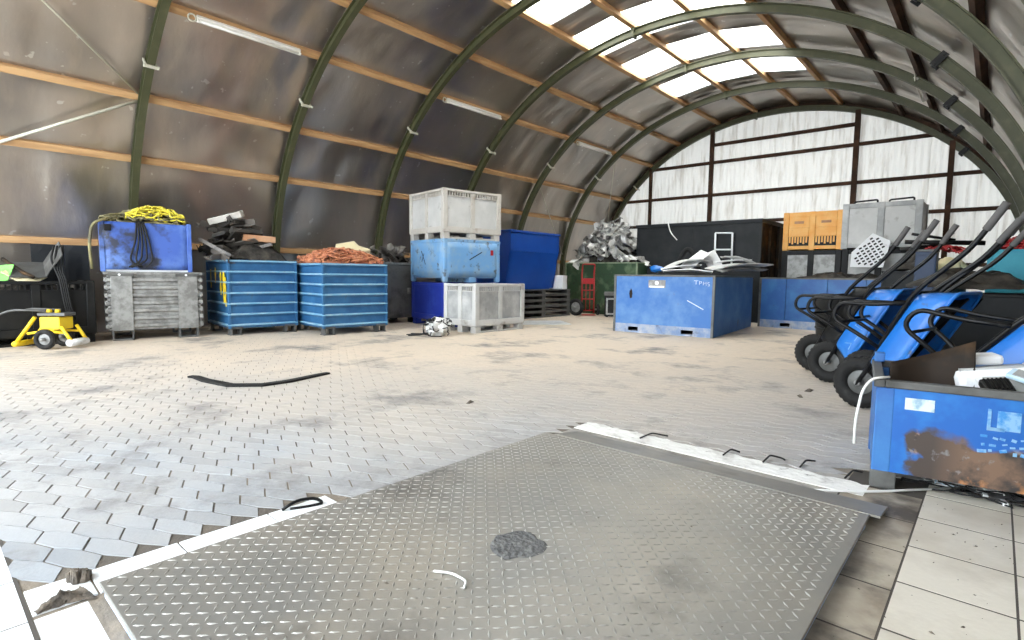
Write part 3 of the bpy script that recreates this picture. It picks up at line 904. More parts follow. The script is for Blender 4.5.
def steel_skip(name, label, c, rz, D, W, H, m, wall=0.02, slots=True, cat='bin', frame_mat=None):
    """plain welded steel bin with fork slots through the front foot rail and a folded rim"""
    t = thing(name, label, cat, corner(c, rz, D, W), rz)
    a, b = D / 2, W / 2
    fm = frame_mat or m
    zs = 0.10                                              # top of the slots
    MB().box(-a, a, -b, -b + wall, 0.0, H - 0.03).build('side_wall', m, t)
    MB().box(-a, a, b - wall, b, 0.0, H - 0.03).build('side_wall', m, t)
    MB().box(-a, -a + wall, -b + wall, b - wall, 0.0, H - 0.03).build('back_wall', m, t)
    MB().box(a - wall, a, -b + wall, b - wall, 0.15, H - 0.03).build('front_wall', m, t)
    rail = MB()
    sl = [(-0.58 * b - 0.09, -0.58 * b + 0.09), (0.52 * b - 0.1, 0.52 * b + 0.1)] if slots else []
    ys_ = [-b + wall] + [y for s in sl for y in s] + [b - wall]
    for y0, y1 in zip(ys_[::2], ys_[1::2]):
        rail.box(a - wall - 0.01, a + 0.004, y0, y1, 0.035, zs)
    rail.box(a - wall - 0.01, a + 0.004, -b + wall, b - wall, zs, 0.155).box(a - wall - 0.01, a + 0.004, -b + wall, b - wall, 0, 0.035)
    rail.build('foot_rail', M['blue_scuff'] if slots else m, t, bevel=0.003)
    MB().box(-a + wall, a - wall, -b + wall, b - wall, 0.10, 0.12).build('floor_plate', fm, t)
    for s in sl:
        MB().box(-a + wall, a - wall - .01, s[0] - .012, s[0], 0.03, 0.10).box(-a + wall, a - wall - .01, s[1], s[1] + .012, 0.03, 0.10).build('fork_channel', M['black_steel'], t)
    rim = MB()
    rim.box(-a - 0.012, a + 0.012, -b - 0.012, -b + wall + .02, H - 0.03, H).box(-a - 0.012, a + 0.012, b - wall - .02, b + 0.012, H - 0.03, H)
    rim.box(-a - 0.012, -a + wall + .02, -b + wall + .02, b - wall - .02, H - 0.03, H).box(a - wall - .02, a + 0.012, -b + wall + .02, b - wall - .02, H - 0.03, H)
    rim.build('rim', M['galv_dark'] if frame_mat is None else fm, t, bevel=0.004)
    for sy in (-1, 1):
        y0 = sy * b
        MB().box(a - 0.02, a + 0.012, y0 - (0.012 if sy < 0 else 0.03), y0 + (0.03 if sy < 0 else 0.012), 0, H - 0.03).build('corner_angle', M['galv_dark'] if frame_mat is None else fm, t, bevel=0.003)
    return t

# black plastic box at the far left, with rubbish in it
plastic_box('pallet_box', 'black plastic pallet box full of scrap behind the yellow trolley', (-9.24, 0.55), rad(-2), 1.0, 1.22, 0.84, M['black_plastic'])
# galvanised box with blue box on it
def galvanised_box(c, rz, D, W, H):
    t = thing('steel_stacking_box', 'galvanised corrugated steel stacking box with flat corner plates under the blue box', 'box', corner(c, rz, D, W), rz)
    a, b = D / 2, W / 2
    z0 = 0.15
    for side in range(4):
        T = Matrix.Rotation(side * PI / 2, 4, 'Z')
        half, dist = (b, a) if side % 2 == 0 else (a, b)
        MB().box(dist - 0.045, dist - 0.038, -half + 0.035, half - 0.035, z0, H - 0.04, T).build('wall_panel', M['galv'], t)
        for q in range(7):
            z = z0 + 0.015 + (H - 0.10 - z0) * q / 6.6
            MB().prism([(0, 0), (0.032, 0.018), (0.032, 0.058), (0, 0.078)], lambda p, y, dist=dist, z=z: (dist - 0.04 + p[0], y, z + p[1]), -half + 0.004, half - 0.004, T).build('corrugation', M['galv'], t, bevel=0.004)
        if side == 0:
            for s in (-1, 1):
                y0 = s * (half - 0.20)
                MB().box(dist - 0.008, dist + 0.008, y0 - 0.125, y0 + 0.125, z0 - 0.01, H - 0.05, T).build('corner_plate', M['galv'], t, bevel=0.004)
                k = MB().box(dist - 0.03, dist + 0.018, y0 - 0.15, y0 + 0.15, H - 0.06, H - 0.02, T)
                k.build('stacking_lug', M['galv_dark'], t, bevel=0.004)
                MB().cyl(T @ Vector((dist + 0.015, y0 - 0.02, H - 0.04)), T @ Vector((dist + 0.024, y0 - 0.02, H - 0.04)), 0.016, 10).build('bolt', M['white'], t)
    rim = MB()
    rim.box(-a, a, -b, -b + .04, H - 0.04, H).box(-a, a, b - .04, b, H - 0.04, H).box(-a, -a + .04, -b + .04, b - .04, H - 0.04, H).box(a - .04, a, -b + .04, b - .04, H - 0.04, H)
    rim.build('rim', M['galv'], t, bevel=0.004)
    for sx in (-1, 1):
        for sy in (-1, 1):
            x0, y0 = sx * (a - 0.09), sy * (b - 0.2)
            f = MB().box(x0 - 0.08, x0 + 0.08, y0 - 0.125, y0 - 0.105, 0, z0).box(x0 - 0.08, x0 + 0.08, y0 + 0.105, y0 + 0.125, 0, z0).box(x0 - 0.08, x0 + 0.08, y0 - 0.125, y0 + 0.125, 0, 0.025)
            f.build('foot', M['galv_dark'], t, bevel=0.004)
    MB().box(-a + .04, a - .04, -b + .04, b - .04, z0 - .01, z0 + .01).build('floor_plate', M['galv_dark'], t)
    return t
GR = rad(-11)
galvanised_box((-9.16, 1.86), GR, 1.0, 1.20, 0.965)
def plain_blue_box(c, rz, D, W, H):
    t = thing('blue_container', 'dull blue box heaped with yellow cables on top of the galvanised box', 'box', corner(c, rz, D, W), rz)
    a, b = D / 2, W / 2
    for side, nm in enumerate(('front_wall', 'side_wall', 'back_wall', 'side_wall')):
        T = Matrix.Rotation(side * PI / 2, 4, 'Z')
        half, dist = (b, a) if side % 2 == 0 else (a, b)
        mb = MB()
        mb.grid(lambda u, v: T @ Vector((dist - 0.02 + 0.02 * noise.noise(Vector((u * 3, v * 2, side))), -half + 0.04 + (2 * half - 0.08) * u, 0.03 + (H - 0.04) * v)), 12, 8)
        mb.build(nm, M['blue_box'], t, True, solid=0.02)
    for sx in (-1, 1):
        for sy in (-1, 1):
            x0, y0 = sx * (a - 0.03), sy * (b - 0.03)
            MB().box(x0 - 0.03, x0 + 0.03, y0 - 0.03, y0 + 0.03, 0, H + 0.01).build('corner_post', M['blue_box'], t, bevel=0.008)
    MB().box(-a + .03, a - .03, -b + .03, b - .03, 0.0, 0.03).build('base', M['white'], t, bevel=0.004)
    MB().box(a + 0.002, a + 0.03, -b + 0.06, -b + 0.14, H - 0.14, H - 0.05).build('lug', M['black_steel'], t, bevel=0.006)
    return t
plain_blue_box((-9.19, 1.84, 0.966), GR, 0.96, 1.10, 0.70)

ribbed_box('ribbed_steel_box', 'blue ribbed steel box heaped with dark scrap, yellow paint runs on its side', (-8.75, 3.32), rad(-5), 1.15, 1.06, 1.17, 7)
ribbed_box('ribbed_steel_box', 'blue ribbed steel box filled with red copper cable and cream foam slabs', (-7.83, 4.37), rad(-5), 1.15, 1.14, 1.14, 7)

# grey steel cabinet box behind
t = thing('steel_bin', 'grey steel bin with scrap on top between copper cable box and plastic box stack', 'bin', (-9.30, 6.55, 0), rad(-4))
MB().box(-0.42, 0.42, -0.5, 0.5, 0.10, 1.16).build('body', M['galv_dark'], t, bevel=0.015)
MB().box(0.42, 0.432, -0.40, 0.40, 0.18, 1.05).build('door', M['galv_dark'], t, bevel=0.006)
MB().box(0.432, 0.46, 0.26, 0.32, 0.58, 0.70).build('latch', M['galv'], t, bevel=0.004)
MB().box(-0.44, 0.44, -0.52, 0.52, 1.16, 1.20).build('rim', M['galv'], t, bevel=0.006)
for sx in (-1, 1):
    for sy in (-1, 1):
        MB().box(sx * 0.34 - 0.06, sx * 0.34 + 0.06, sy * 0.42 - 0.06, sy * 0.42 + 0.06, 0, 0.10).build('foot', M['black_steel'], t)

# stack of three big boxes
SR = rad(-9)
plastic_box('pallet_box', 'deep blue plastic pallet box at the foot of the three box stack', (-7.52, 6.58), SR, 1.20, 1.26, 0.83, M['blue_deep'], 'flat')
def smooth_box(name, label, c, rz, D, W, H, m):
    t = thing(name, label, 'box', corner(c, rz, D, W), rz)
    a, b = D / 2, W / 2
    f = 0.10
    for side, nm in enumerate(('front_wall', 'side_wall', 'back_wall', 'side_wall')):
        T = Matrix.Rotation(side * PI / 2, 4, 'Z')
        half, dist = (b, a) if side % 2 == 0 else (a, b)
        mb = MB()
        mb.grid(lambda u, v: T @ Vector((dist - 0.02 + 0.01 * noise.noise(Vector((u * 3, v * 2, side + 5))), -half + 0.03 + (2 * half - 0.06) * u, f + (H - f - .05) * v)), 8, 5)
        mb.build(nm, m, t, True, solid=0.03)
    for sx in (-1, 1):
        for sy in (-1, 1):
            MB().box(sx * (a - .05) - .05, sx * (a - .05) + .05, sy * (b - .05) - .05, sy * (b - .05) + .05, 0.0, H - .01).build('corner_post', m, t, bevel=0.03)
    rim = MB()
    rim.box(-a, a, -b, -b + .06, H - .06, H).box(-a, a, b - .06, b, H - .06, H).box(-a, -a + .06, -b + .06, b - .06, H - .06, H).box(a - .06, a, -b + .06, b - .06, H - .06, H)
    rim.build('rim', m, t, bevel=0.012)
    MB().box(-a + .03, a - .03, -b + .03, b - .03, f - .02, f + .03).build('base', m, t)
    for y in (-0.08,):
        MB().box(-a + .01, a - .01, y, y + 0.16, 0, f).build('runner', m, t, bevel=0.01)
    # chalked cross on the side and black scratches on the front
    k = MB()
    k.box(-0.09, 0.09, -0.006, 0.006, -0.002, 0.002, Matrix.Translation((-0.12, -b - 0.001, 0.46)) @ Matrix.Rotation(PI / 2, 4, 'X') @ Matrix.Rotation(rad(62), 4, 'Z'))
    k.box(-0.15, 0.15, -0.006, 0.006, -0.002, 0.002, Matrix.Translation((-0.10, -b - 0.001, 0.46)) @ Matrix.Rotation(PI / 2, 4, 'X') @ Matrix.Rotation(rad(-60), 4, 'Z'))
    k.build('scratch_mark', M['cable_black'], t)
    k = MB().box(-0.16, 0.16, -0.008, 0.008, -0.002, 0.002, Matrix.Translation((a + 0.001, 0.06, 0.5)) @ Matrix.Rotation(PI / 2, 4, 'Z') @ Matrix.Rotation(PI / 2, 4, 'X') @ Matrix.Rotation(rad(28), 4, 'Z'))
    k.build('scratch_mark', M['cable_black'], t)
    MB().box(a - .002, a + 0.005, b - 0.24, b - 0.18, 0.52, 0.62).build('sticker', M['red'], t)
    return t
smooth_box('blue_pallet_box', 'scratched sky blue pallet box in the middle of the three box stack', (-7.50, 6.56, 0.832), SR, 1.24, 1.30, 0.80, M['blue_light'])
plastic_box('pallet_box', 'dusty pale grey plastic pallet box on top of the three box stack', (-7.50, 6.55, 1.634), SR, 1.26, 1.32, 0.90, M['beige_plastic'], panel=M['grey_plastic'])
# grey box in front
plastic_box('pallet_box', 'light grey plastic pallet box standing on the floor before the box stack', (-6.44, 6.33), 0.0, 0.80, 1.26, 0.83, M['grey_plastic'], panel=M['grey_mid'])

# tipping hopper on a stack of dark pallets
t = thing('tipping_hopper', 'glossy blue tipping hopper with sloping lower half on dark pallets', 'hopper', (-8.45, 9.68, 0.66))
pf = [(0.55, 1.28), (0.55, 0.85), (0.52, 0.80), (0.40, 0.02), (-0.45, 0.02), (-0.50, 1.28)]
for s in (-0.86, 0.86):
    MB().prism(pf, lambda p, y: (p[0], y, p[1]), s - 0.006, s + 0.006).build('side_wall', M['blue_hopper'], t)
MB().box(0.535, 0.55, -0.86, 0.86, 0.84, 1.26).build('front_wall', M['blue_hopper'], t)
MB().add([(0.545, -0.86, 0.85), (0.545, 0.86, 0.85), (0.40, 0.80, 0.02), (0.40, -0.80, 0.02), (0.53, -0.86, 0.85), (0.53, 0.86, 0.85), (0.385, 0.80, 0.03), (0.385, -0.80, 0.03)], [(0, 1, 2, 3), (4, 7, 6, 5), (0, 4, 5, 1), (3, 2, 6, 7)]).build('sloping_wall', M['blue_hopper'], t)
MB().box(-0.50, -0.485, -0.86, 0.86, 0.02, 1.26).build('back_wall', M['blue_hopper'], t)
rim = MB().box(-0.52, 0.58, -0.885, -0.83, 1.25, 1.30).box(-0.52, 0.58, 0.83, 0.885, 1.25, 1.30).box(-0.52, -0.47, -0.83, 0.83, 1.25, 1.30).box(0.53, 0.58, -0.83, 0.83, 1.25, 1.30)
rim.build('rim', M['blue_hopper'], t, bevel=0.006)
MB().box(-0.45, 0.40, -0.7, 0.7, 0.0, 0.022).build('base', M['blue_hopper'], t)
ORD = ('lowest', 'second lowest', 'middle', 'second highest', 'topmost')
def slat_pallet(z, i):
    t = thing('pallet', ORD[i] + ' dark grey slatted pallet of the five under the blue hopper', 'pallet', (-8.42, 9.95, z), 0, 'dark pallets under the hopper')
    for x in (-0.48, -0.2, 0.08, 0.36):
        MB().box(x, x + 0.2, -1.05, 1.05, 0.105, 0.128).build('slat', M['galv_dark'], t, bevel=0.003)
    for y in (-1.04, -0.06, 0.92):
        MB().box(-0.5, 0.56, y, y + 0.12, 0.025, 0.105).build('bearer', M['galv_dark'], t, bevel=0.003)
    MB().box(0.50, 0.565, -1.05, 1.05, 0.0, 0.035).build('edge_rail', M['galv_dark'], t, bevel=0.003)
    MB().box(-0.5, -0.44, -1.05, 1.05, 0.0, 0.025).build('edge_rail', M['galv_dark'], t)
for i in range(5):
    slat_pallet(i * 0.1305, i)
t = tag(MB().box(-0.17, 0.17, -0.14, 0.14, 0, 0.33).build('white_carton', M['white'], bevel=0.008, loc=(-8.05, 10.76, 0.655), rot=(0, 0, rad(12))), 'small white box on the dark pallets beside the blue hopper', 'box')
bd = MB().box(-0.55, 0.55, -0.42, 0.42, 0.0, 0.012).build('white_board', M['cream'], loc=(-7.02, 8.78, 0.003), rot=(0, 0, rad(52)))
bd.data.materials.clear(); bd.data.materials.append(M['alu_white'])
tag(bd, 'pale sheet lying flat on the floor before the dark pallets', 'board')

# green bin with scrap aluminium
steel_skip('green_bin', 'worn green steel bin heaped with scrap aluminium sheet', (-8.75, 12.0), -PI / 2, 1.3, 2.15, 1.33, M['green'], slots=False, frame_mat=M['green_rim'])

# large black container
t = thing('roll_container', 'large anthracite steel container with a white ladder on its front', 'container', (-5.42, 12.5, 0))
W_, D_, H_ = 2.96, 2.0, 2.25
a = W_ / 2
MB().box(-a, a, 0, 0.03, 0.12, H_).build('front_wall', M['container'], t)
MB().box(-a, -a + .03, 0.03, D_, 0.12, H_).build('side_wall', M['container'], t)
MB().box(a - .03, a, 0.03, D_, 0.12, H_).build('side_wall', M['rust_dark'], t)
MB().box(-a, a, D_ - .03, D_, 0.12, H_).build('back_wall', M['container'], t)
MB().box(-a, a, 0, D_, 0, 0.12).build('base', M['container'], t)
for y in (0.02, 0.66, 1.30, 1.94):
    MB().box(a, a + 0.05, y - 0.03, y + 0.05, 0, H_).build('stiffener', M['rust_dark'] if y > 0.1 else M['container'], t, bevel=0.004)
MB().box(-a - .03, a + .06, -0.03, 0.05, H_ - 0.06, H_ + .02).box(-a - .03, a + .06, D_ - .05, D_ + .03, H_ - 0.06, H_ + .02).box(-a - .03, -a + .05, .05, D_ - .05, H_ - .06, H_ + .02).box(a - .02, a + .06, .05, D_ - .05, H_ - .06, H_ + .02).build('rim', M['container'], t, bevel=0.006)
MB().box(-0.02, 0.0, -0.008, 0.0, 0.12, H_ - .06).build('weld_seam', M['container'], t)
MB().box(-a, -a + .04, -0.012, 0.0, 0.12, H_ - .06).build('corner_angle', M['container'], t)
# the white ladder fixed to it
lad = thing('ladder', 'short white two-rung ladder hooked on the black container', 'ladder', (-4.70, 12.42, 0))
def at_y(px, py, y):
    q = on_y(px, py, y); return (q.x + 4.70, q.y - 12.42, q.z)
l0 = at_y(714.5, 266, 12.40); l1 = at_y(715.5, 233, 12.40); r0 = at_y(731.5, 266, 12.40); r1 = at_y(732.5, 233, 12.40)
MB().tube(rounded([l0, l1], .01), 0.022, 8).build('rail', M['white'], lad, True)
MB().tube(rounded([r0, r1], .01), 0.022, 8).build('rail', M['white'], lad, True)
for k in (0.0, 0.5):
    p = Vector(l1).lerp(Vector(l0), k); q = Vector(r1).lerp(Vector(r0), k)
    MB().cyl(p, q, 0.018, 8).build('rung', M['white'], lad, True)
MB().cyl(l1, Vector(l1) + Vector((0, .09, 0)), 0.015, 8).build('hook', M['black_steel'], lad)
MB().cyl(r1, Vector(r1) + Vector((0, .09, 0)), 0.015, 8).build('hook', M['black_steel'], lad)

# blue skip nearest the centre, and the one behind it
S1 = steel_skip('blue_skip', 'large scuffed blue steel skip with two fork slots and white sheet scrap on top', (-5.14, 8.56), rad(-90 + 6), 2.75, 1.74, 1.02, M['blue_skip'], wall=0.03)
a, b = 2.75 / 2, 1.74 / 2
MB().box(a + 0.001, a + 0.008, -b + 0.63, -b + 0.93, 0.80, 0.93).build('type_plate', M['galv'], S1)
MB().box(a + 0.008, a + 0.011, -b + 0.65, -b + 0.91, 0.80, 0.83).cyl((a + .008, -b + .78, .88), (a + .012, -b + .78, .88), 0.035, 12).build('plate_mark', M['white'], S1)
def strokes(parent, x, pts_list, r=0.006, m='paint_mark', T=None):
    mb = MB()
    for pts in pts_list:
        mb.tube([(x, p[0], p[1]) for p in pts], r, 4, T=T)
    return mb.build('paint_scrawl', M[m], parent)
strokes(S1, a + 0.003, [[(b - .33, .93), (b - .26, .93)], [(b - .295, .93), (b - .295, .87)],
    [(b - .24, .865), (b - .24, .925), (b - .205, .915), (b - .205, .895), (b - .24, .89)],
    [(b - .18, .86), (b - .175, .915), (b - .155, .88), (b - .135, .91), (b - .13, .855)],
    [(b - .08, .905), (b - .105, .905), (b - .105, .88), (b - .08, .875), (b - .08, .85), (b - .105, .85)]], 0.005)
strokes(S1, a + 0.003, [[(b - .43, .60), (b - .16, .46)]], 0.008)
rsc = MB().prism([(-b + .31 + (.03 + .018 * noise.noise(Vector((q * 1.7, 3, 1)))) * cos(q * PI / 8), .68 + (.085 + .04 * noise.noise(Vector((q * 1.3, 8, 2)))) * sin(q * PI / 8)) for q in range(16)], lambda p, x: (x, p[0], p[1]), a, a + .003)
rsc.build('rust_scar', M['rust_dark'], S1)
S2 = steel_skip('blue_skip', 'blue steel skip before the stacked orange and grey crates', (-3.60, 11.62), rad(-90 - 2), 1.25, 2.4, 1.0, M['blue'], wall=0.03)
for y in (-0.72, 0.0, 0.62):
    MB().box(1.25 / 2, 1.25 / 2 + 0.025, y - .02, y + .02, 0.155, 0.97).build('stiffener', M['blue'], S2, bevel=0.003)
MB().torus((1.25 / 2 + .01, .42, .55), (1, 0, 0), 0.10, 0.02).build('round_port', M['black_steel'], S2, True)

# crates behind the second skip
def crate_front(t, D, W, H, m, panel, open_top=False):
    """stacking crate: posts, rails, two recessed panels on each long side"""
    a, b = D / 2, W / 2
    for sx in (-1, 1):
        for y in (-b, -0.06, b - 0.12):
            MB().box(sx * a - (0.07 if sx > 0 else 0), sx * a + (0.07 if sx < 0 else 0), y, y + 0.12, 0, H).build('post', m, t, bevel=0.012)
    for sx in (-1, 1):
        x0, x1 = (a - 0.055, a - 0.005) if sx > 0 else (-a + 0.005, -a + 0.055)
        MB().box(x0, x1, -b + .12, b - .12, H - 0.10, H - .005).build('top_rail', m, t, bevel=0.008)
        MB().box(x0, x1, -b + .12, b - .12, 0.02, 0.10).build('bottom_rail', m, t, bevel=0.008)
        for s in (-1, 1):
            y0, y1 = (0.06, b - .12) if s > 0 else (-b + .12, -0.06)
            MB().box(x0 + .01, x1 - .015, y0, y1, 0.10, H - .10).build('panel', panel, t)
    for sy in (-1, 1):
        y0 = b - .05 if sy > 0 else -b + .02
        MB().box(-a + .07, a - .07, y0, y0 + .03, .02, H - .02).build('side_panel', m, t, bevel=0.004)
    MB().box(-a + .03, a - .03, -b + .03, b - .03, 0.02, .05).build('base', m, t)
def crate(name, label, loc, rz, D, W, H, m, panel):
    t = thing(name, label, 'crate', loc, rz)
    crate_front(t, D, W, H, m, panel)
    return t
CR = rad(-90)
cx_o = -3.10
crate('stacking_crate', 'black crate on the floor at the foot of the orange crate stack', (cx_o, 13.8, 0), CR, 1.0, 1.18, 0.80, M['black_plastic'], M['black_plastic'])
crate('stacking_crate', 'black crate with shiny grey panels right below the orange crate', (cx_o, 13.8, 0.802), CR, 1.0, 1.18, 0.80, M['black_plastic'], M['galv'])
oc = crate('orange_crate', 'orange plastic crate with drip-edged panels on top of the black crates', (cx_o, 13.8, 1.604), CR, 1.0, 1.18, 0.84, M['orange'], M['black_plastic'])
for s in (-1, 1):
    y0 = 0.09 if s > 0 else -0.44
    o_ = MB().box(0.455, 0.492, y0 - .03, y0 + .38, 0.50, 0.745).build('upper_panel', M['orange'], oc, bevel=0.006)
    MB().box(0.47, 0.495, y0 + .08, y0 + .27, .585, .64).build('stain', M['brown'], oc, bevel=.004)
    MB().box(0.455, 0.496, y0 - .03, y0 + .38, 0.30, 0.50).build('lower_panel', M['orange'], oc, bevel=0.01)
    for q in range(7):
        MB().box(0.455, 0.488, y0 - .02 + q * .056, y0 + .015 + q * .056, 0.17 - 0.03 * (q % 2), 0.31).build('tooth', M['orange'], oc)
cx_g = -1.82
crate('stacking_crate', 'dark grey crate on the floor at the foot of the pale grey crate', (cx_g, 13.6, 0), CR, 1.0, 1.30, 0.80, M['black_plastic'], M['grey_mid'])
crate('stacking_crate', 'dark crate right below the pale grey crate behind the perforated panel', (cx_g, 13.6, 0.802), CR, 1.0, 1.30, 0.80, M['black_plastic'], M['grey_mid'])
gc = crate('stacking_crate', 'pale grey plastic crate on top of the dark crates with black handles above', (cx_g, 13.55, 1.604), CR, 1.0, 1.34, 0.92, M['grey_mid'], M['grey_plastic'])
for s in (-0.3, 0.3):
    MB().tube(rounded([(0.3, s - .2, .90), (0.3, s - .2, .97), (0.3, s + .2, .99), (0.3, s + .2, .90)], .03), 0.018, 8).build('handle', M['black_steel'], gc, True)
MB().cyl((0.49, -.05, .08), (0.515, -.05, .08), 0.04, 12).build('plug', M['black_plastic'], gc)

# white perforated panel standing tilted on the second skip's rim
pt = thing('perforated_panel', 'white perforated plastic panel tilted before the dark crates', 'panel', (-1.75, 12.95, 1.0))
quad = [on_y(*p, 12.75) - Vector((-1.75, 12.95, 1.0)) for p in ((850, 267), (883, 267.5), (891, 241), (873, 233), (851.5, 252.5))]
o_ = quad[0]
poly = [(q.x, q.z) for q in quad]
def inside(x, z, marg):
    for (x0, z0), (x1, z1) in zip(poly, poly[1:] + poly[:1]):
        L = math.hypot(x1 - x0, z1 - z0)
        if ((x1 - x0) * (z - z0) - (z1 - z0) * (x - x0)) / L < marg:
            return False
    return True
MB().prism(poly, lambda p, y: (p[0], y, p[1]), -0.21, -0.185).build('sheet', M['white'], pt, bevel=0.004)
hh = MB()
ca, sa = cos(rad(33)), sin(rad(33))
for i in range(-12, 14):
    for j in range(-12, 14):
        u, w = i * 0.082, j * 0.062
        x, z = u * ca - w * sa + quad[0].x + 0.4, u * sa + w * ca + quad[0].z + .3
        if inside(x, z, 0.055):
            T = Matrix.Translation((x, -0.212, z)) @ Matrix.Rotation(-rad(33), 4, 'Y')
            hh.box(-0.026, 0.026, -0.002, 0.002, -0.016, 0.016, T)
stuff(hh.build('hole_pattern', M['black_plastic'], pt))
# ------------------------------------------------------------------ wheelbarrows leaning on the right wall
def wheel_parts(t, c, axis, R, r, hub=M['galv_dark']):
    w = MB().torus(c, axis, R - r, r, 32, 10, 1.15).build('tyre', M['rubber'], t, True)
    ax = Vector(axis).normalized(); c = Vector(c)
    tr = MB()
    a_ = ax.orthogonal().normalized(); b_ = ax.cross(a_)
    for i in range(28):
        d = a_ * cos(2 * PI * i / 28) + b_ * sin(2 * PI * i / 28)
        tt = ax.cross(d)
        T = Matrix(((d.x, tt.x, ax.x, 0), (d.y, tt.y, ax.y, 0), (d.z, tt.z, ax.z, 0), (0, 0, 0, 1)))
        T.translation = c + d * (R - 0.007)
        tr.box(-0.006, 0.0075, -0.012, 0.012, -r * 0.45, r * 0.45, T)
    tr.build('tread', M['rubber'], w)
    h = MB().cyl(c - ax * r * 0.35, c + ax * r * 0.35, R - 2 * r + 0.012, 24).build('rim_disc', hub, t, True, bevel=0.008)
    MB().cyl(c - ax * (r + 0.035), c + ax * (r + 0.035), 0.022, 12).build('axle', M['galv'], t, True)

def wheelbarrow(label, wx, wy, yaw, tilt, tray, lift=0.0, marks=None):
    t = thing('wheelbarrow', label, 'wheelbarrow', (wx, wy, 0.2), rad(yaw))
    th = rad(tilt)
    S = Vector((cos(th), 0, sin(th))); Nn = Vector((sin(th), 0, -cos(th))); Wv = Vector((0, 1, 0))
    def P(s, n, w):
        return S * s + Nn * n + Wv * w
    wheel_parts(t, (0, 0, 0), (0, 1, 0), 0.2, 0.056, M['galv_dark'])
    for sg in (-1, 1):
        pts = [P(-0.02, 0.0, 0.075 * sg), P(0.20, 0.0, 0.10 * sg), P(0.46, 0.0, 0.20 * sg), P(0.80, 0.0, 0.25 * sg), P(1.20, 0.125 + lift, 0.27 * sg), P(1.50, 0.135 + lift, 0.28 * sg)]
        MB().tube(rounded(pts, 0.10), 0.0165, 10).build('frame_tube', M['tube'], t, True)
        g0, g1 = pts[-2].lerp(pts[-1], 0.42), pts[-1] + (pts[-1] - pts[-2]).normalized() * 0.012
        MB().cyl(g0, g1, 0.023, 12).build('grip', M['grip'], t, True, bevel=0.004)
        # U-shaped stand leg
        lg = [P(0.34, -0.005, 0.17 * sg), P(0.365, -0.18, 0.22 * sg), P(0.37, -0.36, 0.24 * sg), P(0.50, -0.38, 0.24 * sg), P(0.60, -0.18, 0.25 * sg), P(0.72, -0.005, 0.245 * sg)]
        MB().tube(rounded(lg, 0.085), 0.0145, 10).build('leg', M['tube'], t, True)
    MB().cyl(P(0.375, -0.30, -0.235), P(0.375, -0.30, 0.235), 0.011, 8).build('cross_bar', M['tube'], t, True)
    MB().cyl(P(0.80, 0.0, -0.25), P(0.80, 0.0, 0.25), 0.012, 8).build('cross_bar', M['tube'], t, True)
    # tray: rounded pan, open on the far side from the frame
    rings = []
    for s0, s1, w, n in ((0.24, 0.78, 0.21, 0.020), (0.21, 0.81, 0.24, 0.026), (0.19, 0.84, 0.265, 0.08), (0.165, 0.88, 0.285, 0.15), (0.14, 0.92, 0.30, 0.215)):
        R_ = 0.09
        ring = []
        for (cs, cw, a0) in ((s1 - R_, w - R_, 0), (s0 + R_, w - R_, 90), (s0 + R_, -w + R_, 180), (s1 - R_, -w + R_, 270)):
            for k in range(6):
                a = rad(a0 + 90 * k / 5)
                ring.append(P(cs + R_ * cos(a), n, cw + R_ * sin(a)))
        rings.append(ring)
    mb = MB()
    nr = len(rings[0])
    for r_ in rings:
        mb.v += r_
    for i in range(len(rings) - 1):
        mb.f += [(i * nr + k, i * nr + (k + 1) % nr, (i + 1) * nr + (k + 1) % nr, (i + 1) * nr + k) for k in range(nr)]
    mb.f.append(tuple(range(nr)))
    tr = mb.build('tray', tray, t, True, solid=0.006)
    MB().tube(rings[-1], 0.011, 8, True).build('tray_rim', tray, tr, True)
    if marks:
        mk = MB()
        for pts in marks:
            mk.tube([P(s, n, -0.272 - 0.27 * (n - 0.1)) for s, n in pts], 0.005, 5)
        mk.build('paint_scrawl', M['stencil'], tr)
    return t
mk = [[(0.42, .08), (0.42, .15), (0.36, .15)], [(0.48, .15), (0.48, .08), (0.55, .08), (0.56, .15)], [(0.30, .09), (0.33, .14), (0.27, .15)]]
wheelbarrow('black-trayed wheelbarrow tipped on its wheel, farthest from the blue bin on the tiles', -1.42, 6.50, -8, 62, M['black_plastic'])
wheelbarrow('blue wheelbarrow with white scrawl on its tray, leaning beside the black-trayed one', -1.16, 5.92, -10, 62, M['blue_barrow'], marks=mk)
wheelbarrow('black-trayed wheelbarrow leaning between the scrawled blue one and the next blue one', -0.78, 5.42, -8, 58, M['black_plastic'])
wheelbarrow('blue wheelbarrow with tall grey grips leaning between a black-trayed one and the bin', -0.74, 4.93, -12, 62, M['blue_barrow'])
wheelbarrow('blue wheelbarrow leaning right behind the rusty blue bin on the tiles', -0.34, 4.28, -10, 50, M['blue_barrow'])

# ------------------------------------------------------------------ rusty blue bin at the right with white scrap
BR = rad(-90 + 9)
BD, BW, BH = 0.75, 0.95, 0.525
bt = thing('scrap_bin', 'low blue steel bin with rusty foot and white appliance scrap on the tiles', 'bin', corner((-0.40, 3.07), BR, BD, BW), BR)
a, b = BD / 2, BW / 2
f = MB()
def bxn(name, m, x0, x1, y0, y1, z0, z1, bev=0.004):
    return MB().box(x0, x1, y0, y1, z0, z1).build(name, m, bt, bevel=bev)
